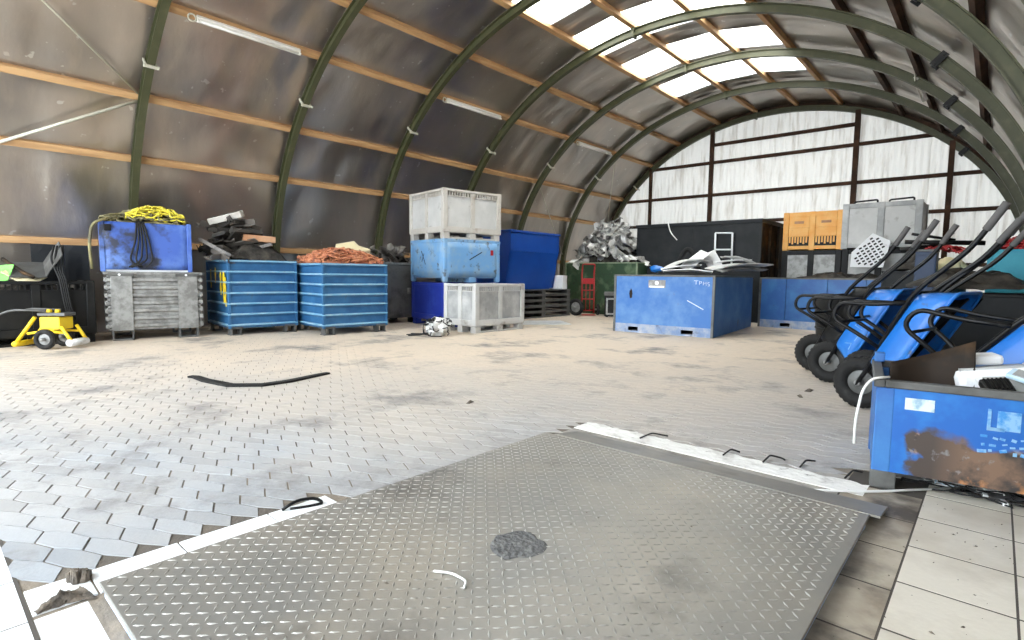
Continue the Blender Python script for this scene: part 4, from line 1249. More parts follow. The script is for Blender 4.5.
# front wall mesh with its own origin at the left foot so that the rust sits on the steel
fw_ = MB().box(0.0, BW - 0.13, -0.006, 0.006, 0.085, BH - 0.035)
fwo = fw_.build('front_wall', M['bin_blue'], bt, loc=(a - 0.008, -b + 0.07, 0), rot=(0, 0, PI / 2))
bxn('side_wall', M['blue'], -a, a - .02, -b, -b + .012, .085, BH - .035)
bxn('side_wall', M['blue'], -a, a - .02, b - .012, b, .085, BH - .035)
bxn('back_wall', M['blue'], -a, -a + .012, -b + .012, b - .012, .085, BH - .035)
bxn('floor_plate', M['black_steel'], -a + .012, a - .02, -b + .012, b - .012, .085, .10)
for sx in (-1, 1):
    for sy in (-1, 1):
        x0 = a - .075 if sx > 0 else -a
        y0 = b - .075 if sy > 0 else -b
        bxn('corner_post', M['blue'], x0, x0 + .075, y0, y0 + .075, 0.0, BH - .035, .006)
bxn('foot_plate', M['galv_dark'], a - .08, a + .004, -b - .002, -b + .10, 0, .085, .004)
rim = MB()
rim.box(-a - .01, a + .012, -b - .01, -b + .035, BH - .036, BH).box(-a - .01, a + .012, b - .035, b + .01, BH - .036, BH).box(-a - .01, -a + .035, -b + .035, b - .035, BH - .036, BH).box(a - .03, a + .012, -b + .035, b - .035, BH - .036, BH)
rim.build('rim', M['galv_dark'], bt, bevel=0.005)
bxn('stacking_lug', M['blue'], -a + .02, -a + .09, -b, -b + .05, BH, BH + .05)
bxn('sticker', M['sticker'], a - .001, a + .002, -b + .115, -b + .225, .395, .45, 0)
st = MB()
X_ = a + 0.001
rs = random.Random(19)
st.box(X_ - .001, X_ + .001, -b + .415, -b + .47, .345, .36).box(X_ - .001, X_ + .001, -b + .41, -b + .422, .345, .44).box(X_ - .001, X_ + .001, -b + .443, -b + .52, .35, .435)
for row, (z, n_) in enumerate(((.315, 8), (.285, 8), (.255, 6))):
    for q in range(n_):
        y = -b + .40 + q * .034 + rs.uniform(-.008, .008)
        T = Matrix.Translation((X_, y, z + rs.uniform(-.006, .006))) @ Matrix.Rotation(rs.uniform(-.35, .35), 4, 'X')
        w_, h_ = rs.uniform(.006, .017), rs.uniform(.003, .009)
        st.box(-.001, .001, -w_, w_, -h_, h_, T)
st.build('stencil_mark', M['stencil'], bt)
bin_c = Vector(bt.location); bin_m = Matrix.Translation(bin_c) @ Matrix.Rotation(BR, 4, 'Z')
def in_bin(x, y, z):                                     # x forward, y to the right along the front
    return bin_m @ Vector((x, y, z))
# contents of the bin
mb = MB()
mb.grid(lambda u, v: (-0.17 + 0.34 * u, 0.10 * sin(PI * u) - 0.05 + 0.03 * v, 0.30 * v * (0.55 + 0.45 * u)), 8, 5)
tag(mb.build('bent_guard', M['rust_dark'], None, True, solid=0.006, loc=in_bin(0.02, -0.24, 0.40), rot=(rad(-12), 0, BR + rad(90))), 'dark rusty bent sheet guard standing up in the rusty blue bin', 'sheet')
def casing(name, label, m, size, loc, rot, sub=None, cat='casing'):
    x, y, z = size
    t = bpy.data.objects.new(name, None); COL.objects.link(t)
    t.location = loc; t.rotation_euler = rot
    tag(t, label, cat)
    MB().box(-x, x, -y, y, 0, z).build('shell', m, t, bevel=min(x, y, z) * 0.3)
    if sub == 'vents':
        for q in range(6):
            MB().box(-x * .8, x * .8, -y * .75 + q * y * .28, -y * .75 + q * y * .28 + y * .12, z - 0.002, z + 0.006).build('vent_slat', M['black_plastic'], t)
    elif sub == 'screen':
        MB().box(-x * .8, x * .8, -y * .8, y * .3, z - .002, z + .004).build('window', M['black_steel'], t)
        MB().box(-x * .7, x * .1, y * .5, y * .8, z, z + .012).build('button_row', M['white'], t)
    elif sub == 'tray':
        MB().box(-x * .85, x * .85, -y * .85, y * .85, z - .01, z + .003).build('recess', M['grey_mid'], t)
    return t
zb = 0.46
casing('white_casing', 'white rounded appliance shell in the rusty blue bin beside the bent guard', M['white'], (.13, .15, .13), in_bin(-.08, .02, zb - .02), (rad(10), rad(-6), BR), 'tray')
casing('white_casing', 'small white block on top of the white appliance shell', M['white'], (.05, .07, .05), in_bin(-.14, -.02, zb + .115), (rad(6), rad(4), BR + .3))
casing('white_casing', 'flat white panel sloping to the rim of the rusty blue bin', M['white'], (.10, .16, .018), in_bin(.14, .10, zb + .05), (rad(6), rad(16), BR + .25), 'tray')
casing('blue_casing', 'pale blue device with dark window on the scrap in the rusty bin', M['pale_blue'], (.11, .10, .045), in_bin(0.06, .27, zb + .08), (rad(18), rad(16), BR + .5), 'screen')
casing('blue_casing', 'pale blue slatted cover leaning on the rim of the rusty bin', M['pale_blue'], (.15, .035, .025), in_bin(0.21, .16, zb + .07), (rad(20), rad(14), BR + 1.1), 'tray')
casing('grey_casing', 'pale grey appliance lid behind the pale blue device in the rusty bin', M['alu_white'], (.15, .13, .05), in_bin(-.18, .26, zb + .06), (rad(-14), rad(8), BR - .4), 'vents')
casing('black_casing', 'black vented fan housing at the rim of the rusty blue bin', M['black_plastic'], (.05, .055, .04), in_bin(0.24, -.02, zb + .04), (rad(10), rad(25), BR + .2), 'vents')
casing('black_casing', 'small black motor block at the right rim of the rusty bin', M['black_plastic'], (.05, .06, .05), in_bin(0.25, .30, zb + .04), (rad(15), rad(30), BR + .7))
fl_ = MB()
rs = random.Random(11)
for i in range(46):
    p = Vector((rs.uniform(-.3, .28), rs.uniform(-.40, .42), rs.uniform(.16, .47)))
    s = rs.uniform(.04, .10)
    T = Matrix.Translation(p) @ Matrix.Rotation(rs.uniform(0, 3), 4, 'X') @ Matrix.Rotation(rs.uniform(0, 3), 4, 'Z')
    fl_.box(-s, s, -s * .6, s * .6, -.01, .01, T)
fo = fl_.build('scrap_fill', M['scrap_grey'], None, loc=bin_c, rot=(0, 0, BR))
stuff(fo); tag(fo, 'loose grey scrap pieces filling the rusty blue bin', 'scrap')
# white cable hanging over the bin's left corner
q = [in_bin(a - .02, -b + .05, BH + .012), in_bin(a + .03, -b - .02, BH + .006), in_bin(a + .05, -b - .055, BH - .05), in_bin(a + .04, -b - .075, .33), in_bin(a + .05, -b - .075, .21)]
tag(MB().tube(rounded(q, .05), 0.006, 8).build('white_cable', M['cable_white'], None, True), 'white cable end hanging over the left corner of the rusty bin', 'cable')
# rubbish at its foot
def floor_tangle(name, label, c, rx, ry, h, n, m, r, seed, cat='scrap'):
    rs = random.Random(seed); mb = MB()
    for i in range(n):
        pts = []
        p = Vector((rs.gauss(0, .45), rs.gauss(0, .45), rs.uniform(.1, .8)))
        d = Vector((rs.uniform(-1, 1), rs.uniform(-1, 1), rs.uniform(-.4, .4)))
        for k in range(9):
            pts.append((max(-1.2, min(1.2, p.x)) * rx, max(-1.2, min(1.2, p.y)) * ry, r * 1.1 + max(0.0, min(1, p.z)) * h))
            d = (d + Vector((rs.gauss(0, .7), rs.gauss(0, .7), rs.gauss(0, .5)))).normalized()
            p = p + d * .25
        mb.tube(pts, r, 5)
    o = mb.build(name, m, None, True, loc=c)
    stuff(o); tag(o, label, cat)
    return o
gp = ground(960, 492)
floor_tangle('wire_tangle', 'black wire tangle on the tiles under the rusty blue bin', (gp.x + .02, gp.y - .02, 0), .20, .07, .04, 16, M['cable_black'], .004, 4)
floor_tangle('wire_tangle', 'pale wire and plastic bits on the tiles under the rusty bin', (gp.x, gp.y + .01, 0), .13, .05, .05, 12, M['cable_white'], .004, 8)
mb = MB()
mb.grid(lambda u, v: ((u - .5) * .15 + .02 * noise.noise(Vector((u * 4, v * 4, 1))), (v - .5) * .10, 0.02 + 0.035 * abs(noise.noise(Vector((u * 5, v * 5, 3)))) * 2), 9, 7)
tag(mb.build('plastic_bag', M['pale_blue'], None, True, solid=.003, loc=(gp.x - .02, gp.y + .03, 0.0)), 'crumpled pale blue plastic bag under the edge of the rusty bin', 'bag')
for (x, y, s) in ((985, 497, .02), (1004, 505, .022), (950, 480, .03)):
    g = ground(x, y)
    tag(MB().box(-s, s, -s * .5, s * .5, 0, s * .8).build('white_chip', M['white'], None, bevel=.003, loc=g, rot=(0, 0, x)), 'small white plastic chip on the tiles before the rusty bin', 'plastic chip', 'white chips by the rusty bin')
g0, g1 = ground(812, 490, .01), ground(952, 488, .01)
tag(MB().tube(rounded([g0, ground(870, 492, .012), g1], .1), .006, 8).build('white_rod', M['cable_white'], None, True), 'long thin white rod lying on the tiles before the rusty bin', 'rod')
for pts in (((640, 438), (652, 433), (668, 436)), ((723, 455), (731, 449), (740, 452)), ((763, 462), (770, 455), (782, 458), (785, 460)), ((800, 467), (806, 460), (815, 461)), ((845, 478), (853, 470), (862, 472))):
    mb = MB().tube(rounded([ground(x, y, .008 + .012 * (k == 1)) for k, (x, y) in enumerate(pts)], .02), .005, 6)
    tag(mb.build('cable_scrap', M['cable_black'], None, True), 'short black cable end curled on the white mortar strip', 'cable', 'cable ends on the mortar strip')
for (x, y, rz) in ((730, 590, .4), (975, 580, 1.2), (1012, 592, .2)):
    pass

# ------------------------------------------------------------------ things lying on the floor
strip_pts = [(190, 377.5), (196, 378), (206, 381.5), (230, 386.3), (262, 386), (290, 382), (318, 376), (328, 374)]
mb = MB()
pts = [ground(x, y) for x, y in strip_pts]
for i in range(len(pts)):
    pass
w = 0.045
vs, fs = [], []
for i, p in enumerate(pts):
    d = (pts[min(i + 1, len(pts) - 1)] - pts[max(i - 1, 0)]).normalized()
    nn = Vector((-d.y, d.x, 0)) * w * (0.5 + 0.5 * sin(PI * (i + .6) / (len(pts) + .2)))
    for zz in (0.002, 0.018):
        vs += [p + nn + Vector((0, 0, zz)), p - nn + Vector((0, 0, zz))]
    if i:
        o = (i - 1) * 4
        fs += [(o, o + 4, o + 6, o + 2), (o + 1, o + 3, o + 7, o + 5), (o + 2, o + 6, o + 7, o + 3), (o, o + 1, o + 5, o + 4)]
fs += [(0, 2, 3, 1), (len(vs) - 4, len(vs) - 3, len(vs) - 1, len(vs) - 2)]
mb.add(vs, fs)
tag(mb.build('rubber_strip', M['rubber']), 'curved black rubber strip lying on the pavers', 'strip')
gk = ground(300, 503)
tag(MB().tube(rounded([ground(282, 510, .006), ground(297, 500, .03), ground(316, 498, .02), ground(324, 503, .006), ground(306, 507, .004), ground(290, 509, .005)], .05), .007, 6).build('wire_loop', M['black_steel'], None, True), 'bent black wire loop at the end of the white kerb', 'wire')
tag(MB().tube(rounded([ground(434, 571, .056), ground(452, 573, .056), ground(467, 581, .056), ground(464, 588, .056)], .02), .004, 6).build('bent_wire', M['cable_white'], None, True), 'small bent pale wire lying on the checker plate', 'wire')
# clod of dirt and rotten wood by the tile corner
mb = MB()
A_, B_ = ground(35, 614), ground(88, 592)
def clod(u, v):
    p = A_.lerp(B_, u)
    d = (B_ - A_).normalized(); nn = Vector((-d.y, d.x, 0))
    ww = 0.012 + 0.045 * u * u
    n = noise.noise(Vector((u * 7, v * 5, 2)))
    return p + nn * ((v - .5) * 2 * ww + .012 * n) + Vector((0, 0, .002 + (0.014 + 0.03 * u) * sin(PI * v) * max(0.1, sin(PI * min(1, u + .12))) * (1 + n)))
mb.grid(clod, 16, 8)
tag(mb.build('dirt_clod', M['debris'], None, True), 'dark clump of dirt and rotten wood in the joint by the white tiles', 'debris')
g = ground(80, 580)
mb = MB()
for i in range(9):
    a1, r1 = i * 2.4, 0.008 * i ** 0.5
    mb.cyl((cos(a1) * r1, sin(a1) * r1, 0), (cos(a1) * r1 * 1.4, sin(a1) * r1 * 1.4, .02 + .012 * (i % 3)), .016, 7, r1=.007)
tag(mb.build('dirt_lump', M['debris'], None, loc=(g.x, g.y, 0)), 'crumbly dark dirt lump at the corner of the white kerb', 'debris')
for (x, y, r) in ((809, 391, .05), (470, 403, .03), (800, 397, .03)):
    gg = ground(x, y)
    mb = MB(); mb.grid(lambda u, v: ((u - .5) * r * 2.6, (v - .5) * r, .004 + .018 * sin(PI * u) * sin(PI * v)), 6, 4)
    tag(mb.build('dry_leaf', M['debris'], None, True, solid=.002, loc=gg, rot=(0, 0, x)), 'brown dry leaf scrap lying on the pavers', 'leaf', 'leaf scraps on the pavers')
# bundle of white and black scrap on the floor before the grey box
gd = ground(438, 336)
t = thing('scrap_bundle', 'tied bundle of white sheet and black cable on the floor before the grey box', 'scrap', (gd.x, gd.y, 0))
mb = MB()
def lump(u, v):
    a1, b1 = 2 * PI * u, PI * v
    d = Vector((sin(b1) * cos(a1), sin(b1) * sin(a1), cos(b1)))
    r = 1 + .35 * noise.noise(d * 2.2) + .2 * noise.noise(d * 5)
    return (d.x * .21 * r, d.y * .19 * r, max(.002, .15 + d.z * .15 * r))
mb.grid(lump, 18, 12)
mb.build('sheet_bundle', M['alu_white'], t, False)
rs = random.Random(5)
mb = MB()
for i in range(26):
    an, el = rs.uniform(0, 6.28), rs.uniform(-.2, 1.1)
    pts = []
    for k in range(6):
        an += rs.uniform(-.2, .45); el += rs.uniform(-.35, .3)
        rr = .225 + rs.uniform(-.01, .05)
        pts.append((cos(an) * cos(el) * rr, sin(an) * cos(el) * rr, max(.012, .13 + sin(el) * rr * .7)))
    mb.tube(pts, .008, 5)
stuff(mb.build('cable_wrap', M['cable_black'], t, True))
mb = MB()
for (dx, dy) in ((-.42, -.30), (-.50, -.15), (-.30, -.36)):
    mb.tube(rounded([(-.1, -.1, .05), (dx * .6, dy * .6, .02), (dx, dy, .012)], .05), .009, 6)
mb.build('loose_end', M['cable_black'], t, True)

# ------------------------------------------------------------------ yellow trolley
tt = thing('yellow_trolley', 'yellow wheeled pallet trolley with long grey handles before the black box', 'trolley', (-8.86, 1.26, 0), rad(46))
def ty(px, py, dy=0.0):                                # local x to the right, z up, from photograph pixels
    return ((px - 55) * 0.01245, dy, (349 - py) * 0.0128)
for dy in (-.13, .13):
    MB().tube([ty(27, 343, dy), ty(46, 318, dy)], .022, 8).build('frame_bar', M['yellow'], tt, True)
    MB().tube([ty(70, 327, dy), ty(80, 343, dy)], .020, 8).build('frame_bar', M['yellow'], tt, True)
    MB().tube([ty(38, 334, dy), ty(52, 332, dy), ty(72, 333, dy)], .016, 8).build('frame_bar', M['yellow'], tt, True)
    c = Vector(ty(56, 340, dy * 1.25)); c.z = 0.125
    wheel_parts(tt, c, (0, 1, 0), 0.125, 0.03, M['galv'])
    MB().tube(rounded([ty(56, 312, dy), ty(24, 311, dy), ty(-4, 323, dy), ty(-26, 331, dy)], .1), .014, 8).build('handle', M['galv_dark'], tt, True)
MB().cyl(ty(27, 344, -.16), ty(27, 344, .16), .035, 12).build('front_axle', M['yellow'], tt, True)
MB().cyl(ty(78, 343, -.15), ty(78, 343, .15), .045, 14).build('guide_roller', M['white'], tt, True)
x0, _, z0 = ty(49, 330); x1, _, z1 = ty(68, 318)
MB().box(x0, x1, -.12, .12, z0, z1).build('battery_box', M['yellow'], tt, bevel=.012)
x0, _, z0 = ty(46, 317); x1, _, z1 = ty(72, 314)
MB().box(x0, x1, -.10, .10, z0, z1).build('top_plate', M['galv_dark'], tt, bevel=.006)
for px in (52, 60):
    MB().cyl(ty(px, 315, 0), ty(px, 311, 0), .035, 12, r1=.025).build('cap', M['yellow'], tt, True)

# ------------------------------------------------------------------ red hand truck
ht = thing('hand_truck', 'red tubular hand truck with black wheels before the green bin', 'hand truck', (-7.62, 11.42, 0), rad(42))
for sx in (-.15, .15):
    MB().tube(rounded([(sx, 0, .06), (sx, .03, .6), (sx, .10, 1.05), (sx, .02, 1.2)], .1), .019, 8).build('frame_tube', M['red'], ht, True)
    wheel_parts(ht, (sx * 1.75, .10, .14), (1, 0, 0), .14, .035)
MB().tube(rounded([(-.15, .02, 1.2), (-.15, -.02, 1.27), (.15, -.02, 1.27), (.15, .02, 1.2)], .05), .018, 8).build('handle', M['red'], ht, True)
for z in (.12, .40, .62, .86):
    MB().tube([(-.15, .03 + z * .05, z), (0, -.01 + z * .05, z), (.15, .03 + z * .05, z)], .014, 8).build('cross_bar', M['red'], ht, True)
MB().box(-.13, .13, .025, .04, .78, .92).build('name_board', M['red'], ht, bevel=.003)
for sx in (-.05, .05):
    MB().tube([(sx, .03, .1), (sx, .05, .84)], .010, 6).build('stay', M['red'], ht, True)
MB().box(-.17, .17, -.20, .02, .012, .024).build('toe_plate', M['red'], ht, bevel=.003)
MB().cyl((-.27, .10, .14), (.27, .10, .14), .014, 8).build('axle', M['black_steel'], ht, True)

# small appliance by the hand truck
t = thing('small_oven', 'black box appliance with glass front on the floor beside the hand truck', 'appliance', (-6.95, 11.55, 0), rad(-90 + 30))
MB().box(-.25, .25, -.22, .22, 0.02, .52).build('body', M['black_steel'], t, bevel=.012)
MB().box(.25, .262, -.18, .18, .06, .46).build('door_frame', M['galv'], t, bevel=.004)
MB().box(.262, .268, -.14, .14, .10, .42).build('glass', M['black_plastic'], t)
MB().box(-.26, .26, -.24, .1, .52, .60).build('cover', M['galv_dark'], t, bevel=.01)
for sy in (-.16, .16):
    MB().box(-.2, .2, sy - .03, sy + .03, 0, .02).build('foot', M['black_plastic'], t)
# dark wheel leaning beside the hand truck
t = thing('loose_wheel', 'grey metal and black wheel leaning left of the red hand truck', 'wheel', (-7.72, 11.05, 0.21), rad(20))
wheel_parts(t, (0, 0, 0), (0.25, 1, 0), .21, .045, M['galv'])

# ------------------------------------------------------------------ fluorescent lamps on the purlins
def lamp(th, y0, y1, label):
    x, z = prof(th, 0.03)
    t = thing('fluorescent_lamp', label, 'lamp', (x, (y0 + y1) / 2, z))
    h = (y1 - y0) / 2
    T = Matrix.Rotation(-(rad(th) - PI / 2), 4, 'Y')
    MB().box(-.045, .045, -h, h, -0.01, 0.045, T).build('housing', M['lamp_white'], t, bevel=.006)
    MB().cyl(T @ Vector((0, -h + .03, -.032)), T @ Vector((0, h - .03, -.032)), .017, 12).build('tube', M['lamp_white'], t, True)
    for s in (-1, 1):
        MB().box(-.02, .02, s * (h - .015) - .012, s * (h - .015) + .012, -.055, .0, T).build('socket', M['lamp_white'], t)
    MB().torus(T @ Vector((0, -h - .06, .0)), (1, 0, 0), .05, .012, 16, 6).build('cable_coil', M['bracket'], t, True)
lamp(131, 2.98, 4.50, 'white fluorescent batten lamp on the left purlin above the galvanised box')
lamp(131, 7.65, 9.25, 'white fluorescent batten lamp on the left purlin above the box stack')
lamp(131, 12.35, 13.95, 'white fluorescent batten lamp on the left purlin near the end wall')
lamp(48, 11.9, 13.4, 'white fluorescent batten lamp on the right purlin')

# crumbs of dirt on platform and tiles
rs = random.Random(61)
cm = MB()
for i in range(150):
    if i < 90:
        x, y, z = rs.uniform(-1.9, -.4), rs.uniform(.6, 2.5), 0.0502
    else:
        x, y, z = rs.uniform(-.3, .12), rs.uniform(1.6, 3.1), 0.0008
    s_ = rs.uniform(.0015, .005) * (1.6 if rs.random() < .12 else 1)
    an = rs.uniform(0, 3.1)
    T = Matrix.Translation((x, y, z)) @ Matrix.Rotation(an, 4, 'Z')
    cm.add([(-s_ * 1.4, 0, 0), (0, -s_ * .6, 0), (s_ * 1.2, 0, 0), (0, s_ * .7, 0), (0, 0, s_ * .7)], [(0, 1, 4), (1, 2, 4), (2, 3, 4), (3, 0, 4), (0, 3, 2, 1)], T)
o = cm.build('dirt_crumbs', M['debris']); stuff(o); tag(o, 'loose crumbs of dark dirt on the checker plate and tiles', 'dirt')
# ------------------------------------------------------------------ heaps of scrap
def crumple(seed, sx, sy, amp, m, nu=7, nv=6):
    mb = MB()
    def f(u, v):
        p = Vector((u * 2.4 + seed * 3.7, v * 2.4, seed * 1.3))
        n = noise.noise(p) * amp * 2 + noise.noise(p * 2.7) * amp
        k = noise.noise(p + Vector((9, 4, 2))) * amp * 1.2
        return ((u - .5) * sx * (1 - .15 * abs(n)) + k, (v - .5) * sy + k * .6, n)
    mb.grid(f, nu, nv)
    return mb.mesh('crumpled_sheet', m, False)
rs = random.Random(21)
var = [crumple(i, rs.uniform(.5, .85), rs.uniform(.25, .45), .11, M['alu']) for i in range(8)]
GX0, GX1, GY0, GY1 = -8.72, -6.72, 12.05, 13.2
for i in range(84):
    layer = i / 84
    r = (1 - layer) ** 0.55
    x = -7.76 + rs.uniform(-.92, .92) * r
    y = 12.62 + rs.uniform(-.46, .44) * r
    z = 1.30 + 0.95 * layer * (1 - .25 * abs(x + 7.75)) + rs.uniform(0, .05)
    o = link('aluminium_sheet', var[i % 8], None, solid=.006, loc=(x, y, z), rot=(rs.uniform(-1.0, 1.0), rs.uniform(-.9, .9), rs.uniform(0, 6.28)))
    tag(o, 'crumpled aluminium sheet in the scrap heap on the green bin', 'metal scrap', 'aluminium scrap on the green bin')
def filler(name, label, c, rx, ry, h, m, seed, rz=0.0, dome=1.0):
    mb = MB()
    def f(u, v):
        a1 = 2 * PI * u
        rr = v
        # square-ish dome
        q = 1 / max(abs(cos(a1)), abs(sin(a1)))
        q = 1 + (q - 1) * .75
        x, y = cos(a1) * rr * q * rx, sin(a1) * rr * q * ry
        return (x, y, h * (1 - rr ** 2 * dome) * (1 + .35 * noise.noise(Vector((x * 4, y * 4, seed)))) + .05 * noise.noise(Vector((x * 11, y * 11, seed))))
    mb.grid(f, 28, 8)
    o = mb.build(name, m, None, False, loc=c, rot=(0, 0, rz))
    stuff(o); tag(o, label, 'scrap')
    return o
filler('scrap_core', 'dark packed metal scrap inside the green bin', (-7.68, 12.65, 1.15), .92, .55, .80, M['scrap_dark'], 3)

# dark electronic scrap on the first ribbed box
C1 = corner((-8.75, 3.32), rad(-5), 1.15, 1.06)
filler('scrap_core', 'dark packed electronic scrap filling the first ribbed blue box', (C1[0], C1[1], 1.08), .52, .48, .42, M['scrap_dark'], 9, rad(-5), .8)
def frame_piece(kind):
    mb = MB()
    if kind == 0:      # open frame
        x, y, w, h = .30, .20, .04, .05
        mb.box(-x, x, -y, -y + w, 0, h).box(-x, x, y - w, y, 0, h).box(-x, -x + w, -y + w, y - w, 0, h).box(x - w, x, -y + w, y - w, 0, h)
    elif kind == 1:    # channel profile
        mb.box(-.27, .27, -.05, .05, 0, .008).box(-.27, .27, -.05, -.042, .008, .05).box(-.27, .27, .042, .05, .008, .05)
    elif kind == 2:    # flat drive case with a stepped lid
        mb.box(-.22, .22, -.16, .16, 0, .06).box(-.18, .18, -.13, .13, .06, .072)
    elif kind == 3:    # heat sink
        mb.box(-.2, .2, -.1, .1, 0, .015)
        for q in range(9):
            mb.box(-.2 + q * .048, -.19 + q * .048, -.1, .1, .015, .06)
    elif kind == 4:    # L angle
        mb.box(-.25, .25, -.06, .06, 0, .01).box(-.25, .25, -.06, -.05, .01, .09)
    return mb
kinds = ('open plastic frame', 'channel rail', 'flat drive case', 'finned heat sink', 'bent angle rail')
nm = ('screen_surround', 'channel_rail', 'drive_case', 'heat_sink', 'angle_rail')
mats = ('scrap_dark', 'scrap_grey', 'scrap_dark', 'scrap_dark', 'scrap_grey')
meshes = [frame_piece(k).mesh(nm[k], M[mats[k]]) for k in range(5)]
cz, sz = cos(rad(-5)), sin(rad(-5))
rs = random.Random(77)
for i in range(34):
    layer = i / 34
    r = 1 - .55 * layer
    lx, ly = rs.uniform(-.46, .40) * r - .05, rs.uniform(-.52, .30) * r - .20
    k = rs.choice((0, 1, 2, 3, 4, 1, 4))
    x, y = C1[0] + lx * cz - ly * sz, C1[1] + lx * sz + ly * cz
    z = 1.16 + .62 * layer * (1 - .5 * max(0, (ly + .2) / .5)) + rs.uniform(0, .03)
    o = link(nm[k], meshes[k], None, loc=(x, y, z), rot=(rs.uniform(-.45, .45), rs.uniform(-.5, .5), rs.uniform(0, 6.28)))
    tag(o, 'dark ' + kinds[k] + ' in the scrap heap on the first ribbed blue box', 'scrap part', 'electronic scrap on the ribbed box')
def c1(lx, ly, z):
    return (C1[0] + lx * cz - ly * sz, C1[1] + lx * sz + ly * cz, z)
o = tag(MB().box(-.24, .24, -.11, .11, 0, .10).build('brown_block', M['brown'], None, bevel=.006, loc=c1(.22, .06, 1.47), rot=(0, rad(3), rad(72))), 'reddish brown block lying on the dark electronic scrap', 'block')
t = thing('vent_box', 'off-white slotted vent box on top of the dark electronic scrap', 'vent', c1(.0, -.34, 1.80), rad(55))
t.rotation_euler = (rad(10), rad(-16), rad(55))
MB().box(-.25, .25, -.13, .13, 0, .10).build('shell', M['beige_plastic'], t, bevel=.01)
for q in range(9):
    MB().box(-.20 + q * .047, -.175 + q * .047, -.09, .09, .10, .106).build('slot', M['scrap_dark'], t)

# yellow paint runs on that box's left side
yr = MB()
for (x, z0, z1, w) in ((-.30, .72, 1.02, .02), (-.05, .80, 1.05, .022), (.22, .62, 1.0, .03), (.38, .50, .98, .035), (.46, .45, .9, .02)):
    yr.grid(lambda u, v: (x + (u - .5) * w * 2 * (1 + .8 * noise.noise(Vector((v * 6, x * 9, 0)))) + .02 * noise.noise(Vector((v * 4, x, 3))), -.5315, z0 + (z1 - z0) * v), 2, 12)
box1 = [o for o in COL.objects if o.name == 'ribbed_steel_box'][0]
yo = yr.build('yellow_paint_run', M['yellow'], box1, solid=.004)

# red copper cable and cream slabs on the second ribbed box
C2 = corner((-7.83, 4.37), rad(-5), 1.15, 1.14)
filler('cable_core', 'dark bed of cable scrap inside the second ribbed blue box', (C2[0], C2[1], 1.02), .52, .52, .22, M['copper'], 5, rad(-5), .7)
def cable_heap(name, label, c, rx, ry, h, n, m, r, seed, rz=0.0, seg=8, z0=0.0):
    rs = random.Random(seed); mb = MB()
    for i in range(n):
        p = Vector((rs.uniform(-.8, .8), rs.uniform(-.8, .8), 0)); an = rs.uniform(0, 6.28); pts = []
        lift = rs.uniform(-.25, .12)
        for k in range(seg):
            p += Vector((cos(an), sin(an), 0)) * .16
            an += rs.gauss(0, .75)
            p.x = max(-.98, min(.98, p.x)); p.y = max(-.98, min(.98, p.y))
            zz = h * (1 - .65 * max(abs(p.x), abs(p.y)) ** 2) + lift * h + rs.gauss(0, .012)
            pts.append((p.x * rx, p.y * ry, z0 + max(.0, zz)))
        mb.tube(pts, r, 5)
    o = mb.build(name, m, None, True, loc=c, rot=(0, 0, rz))
    stuff(o); tag(o, label, 'cable')
    return o
cable_heap('copper_cable_heap', 'heap of red copper cable overflowing the second ribbed blue box', (C2[0], C2[1], 1.10), .53, .53, .27, 190, M['copper'], .014, 14, rad(-5))
for (dx, dy, z, rz, ry, sz_) in ((-.08, .30, 1.33, .2, .25, (.24, .18, .10)), (-.42, .44, 1.34, -.3, .3, (.24, .17, .14))):
    o = MB().box(-sz_[0], sz_[0], -sz_[1], sz_[1], 0, sz_[2]).build('foam_slab', M['cream'], None, bevel=.012, loc=(C2[0] + dx, C2[1] + dy, z), rot=(rad(12), ry, rz))
    tag(o, 'cream foam slab lying on the red copper cable', 'slab', 'foam slabs on the copper cable')

# yellow and olive cables on the dull blue box
C3 = corner((-9.19, 1.84, .966), GR, .96, 1.10)
filler('cable_core', 'dark cable bed filling the dull blue box', (C3[0], C3[1], 1.55), .42, .48, .20, M['cable_olive'], 12, GR, .8)
cable_heap('olive_cable_heap', 'olive and brown cable heap on the dull blue box', (C3[0], C3[1], 1.60), .46, .54, .24, 90, M['cable_olive'], .013, 31, GR)
cable_heap('yellow_cable_heap', 'bright yellow cable tangle on top of the cable heap', (C3[0] + .14, C3[1] + .10, 1.64), .30, .36, .23, 75, M['cable_yellow'], .012, 32, GR, z0=.03)
cb, sb = cos(GR), sin(GR)
def c3(lx, ly, z):
    return (C3[0] + lx * cb - ly * sb, C3[1] + lx * sb + ly * cb, z)
mb = MB()
rs = random.Random(2)
for i in range(5):
    y = -.12 + .02 * i
    mb.tube(rounded([c3(.36, y, 1.70), c3(.50, y, 1.66), c3(.51, y - .02 + .02 * i, 1.4), c3(.515, y - .10 + .05 * i, 1.12), c3(.52, y - .06 + rs.uniform(-.1, .1), 1.03)], .08), .013, 6)
tag(mb.build('hanging_cable', M['cable_black'], None, True), 'black cables hanging down the front of the dull blue box', 'cable')
tag(MB().tube(rounded([c3(.50, -.44, 1.70), c3(.54, -.62, 1.62), c3(.50, -.66, 1.3), c3(.50, -.64, 1.0)], .1), .018, 6).build('hanging_hose', M['cable_olive'], None, True), 'olive hose hanging at the left corner of the dull blue box', 'hose')

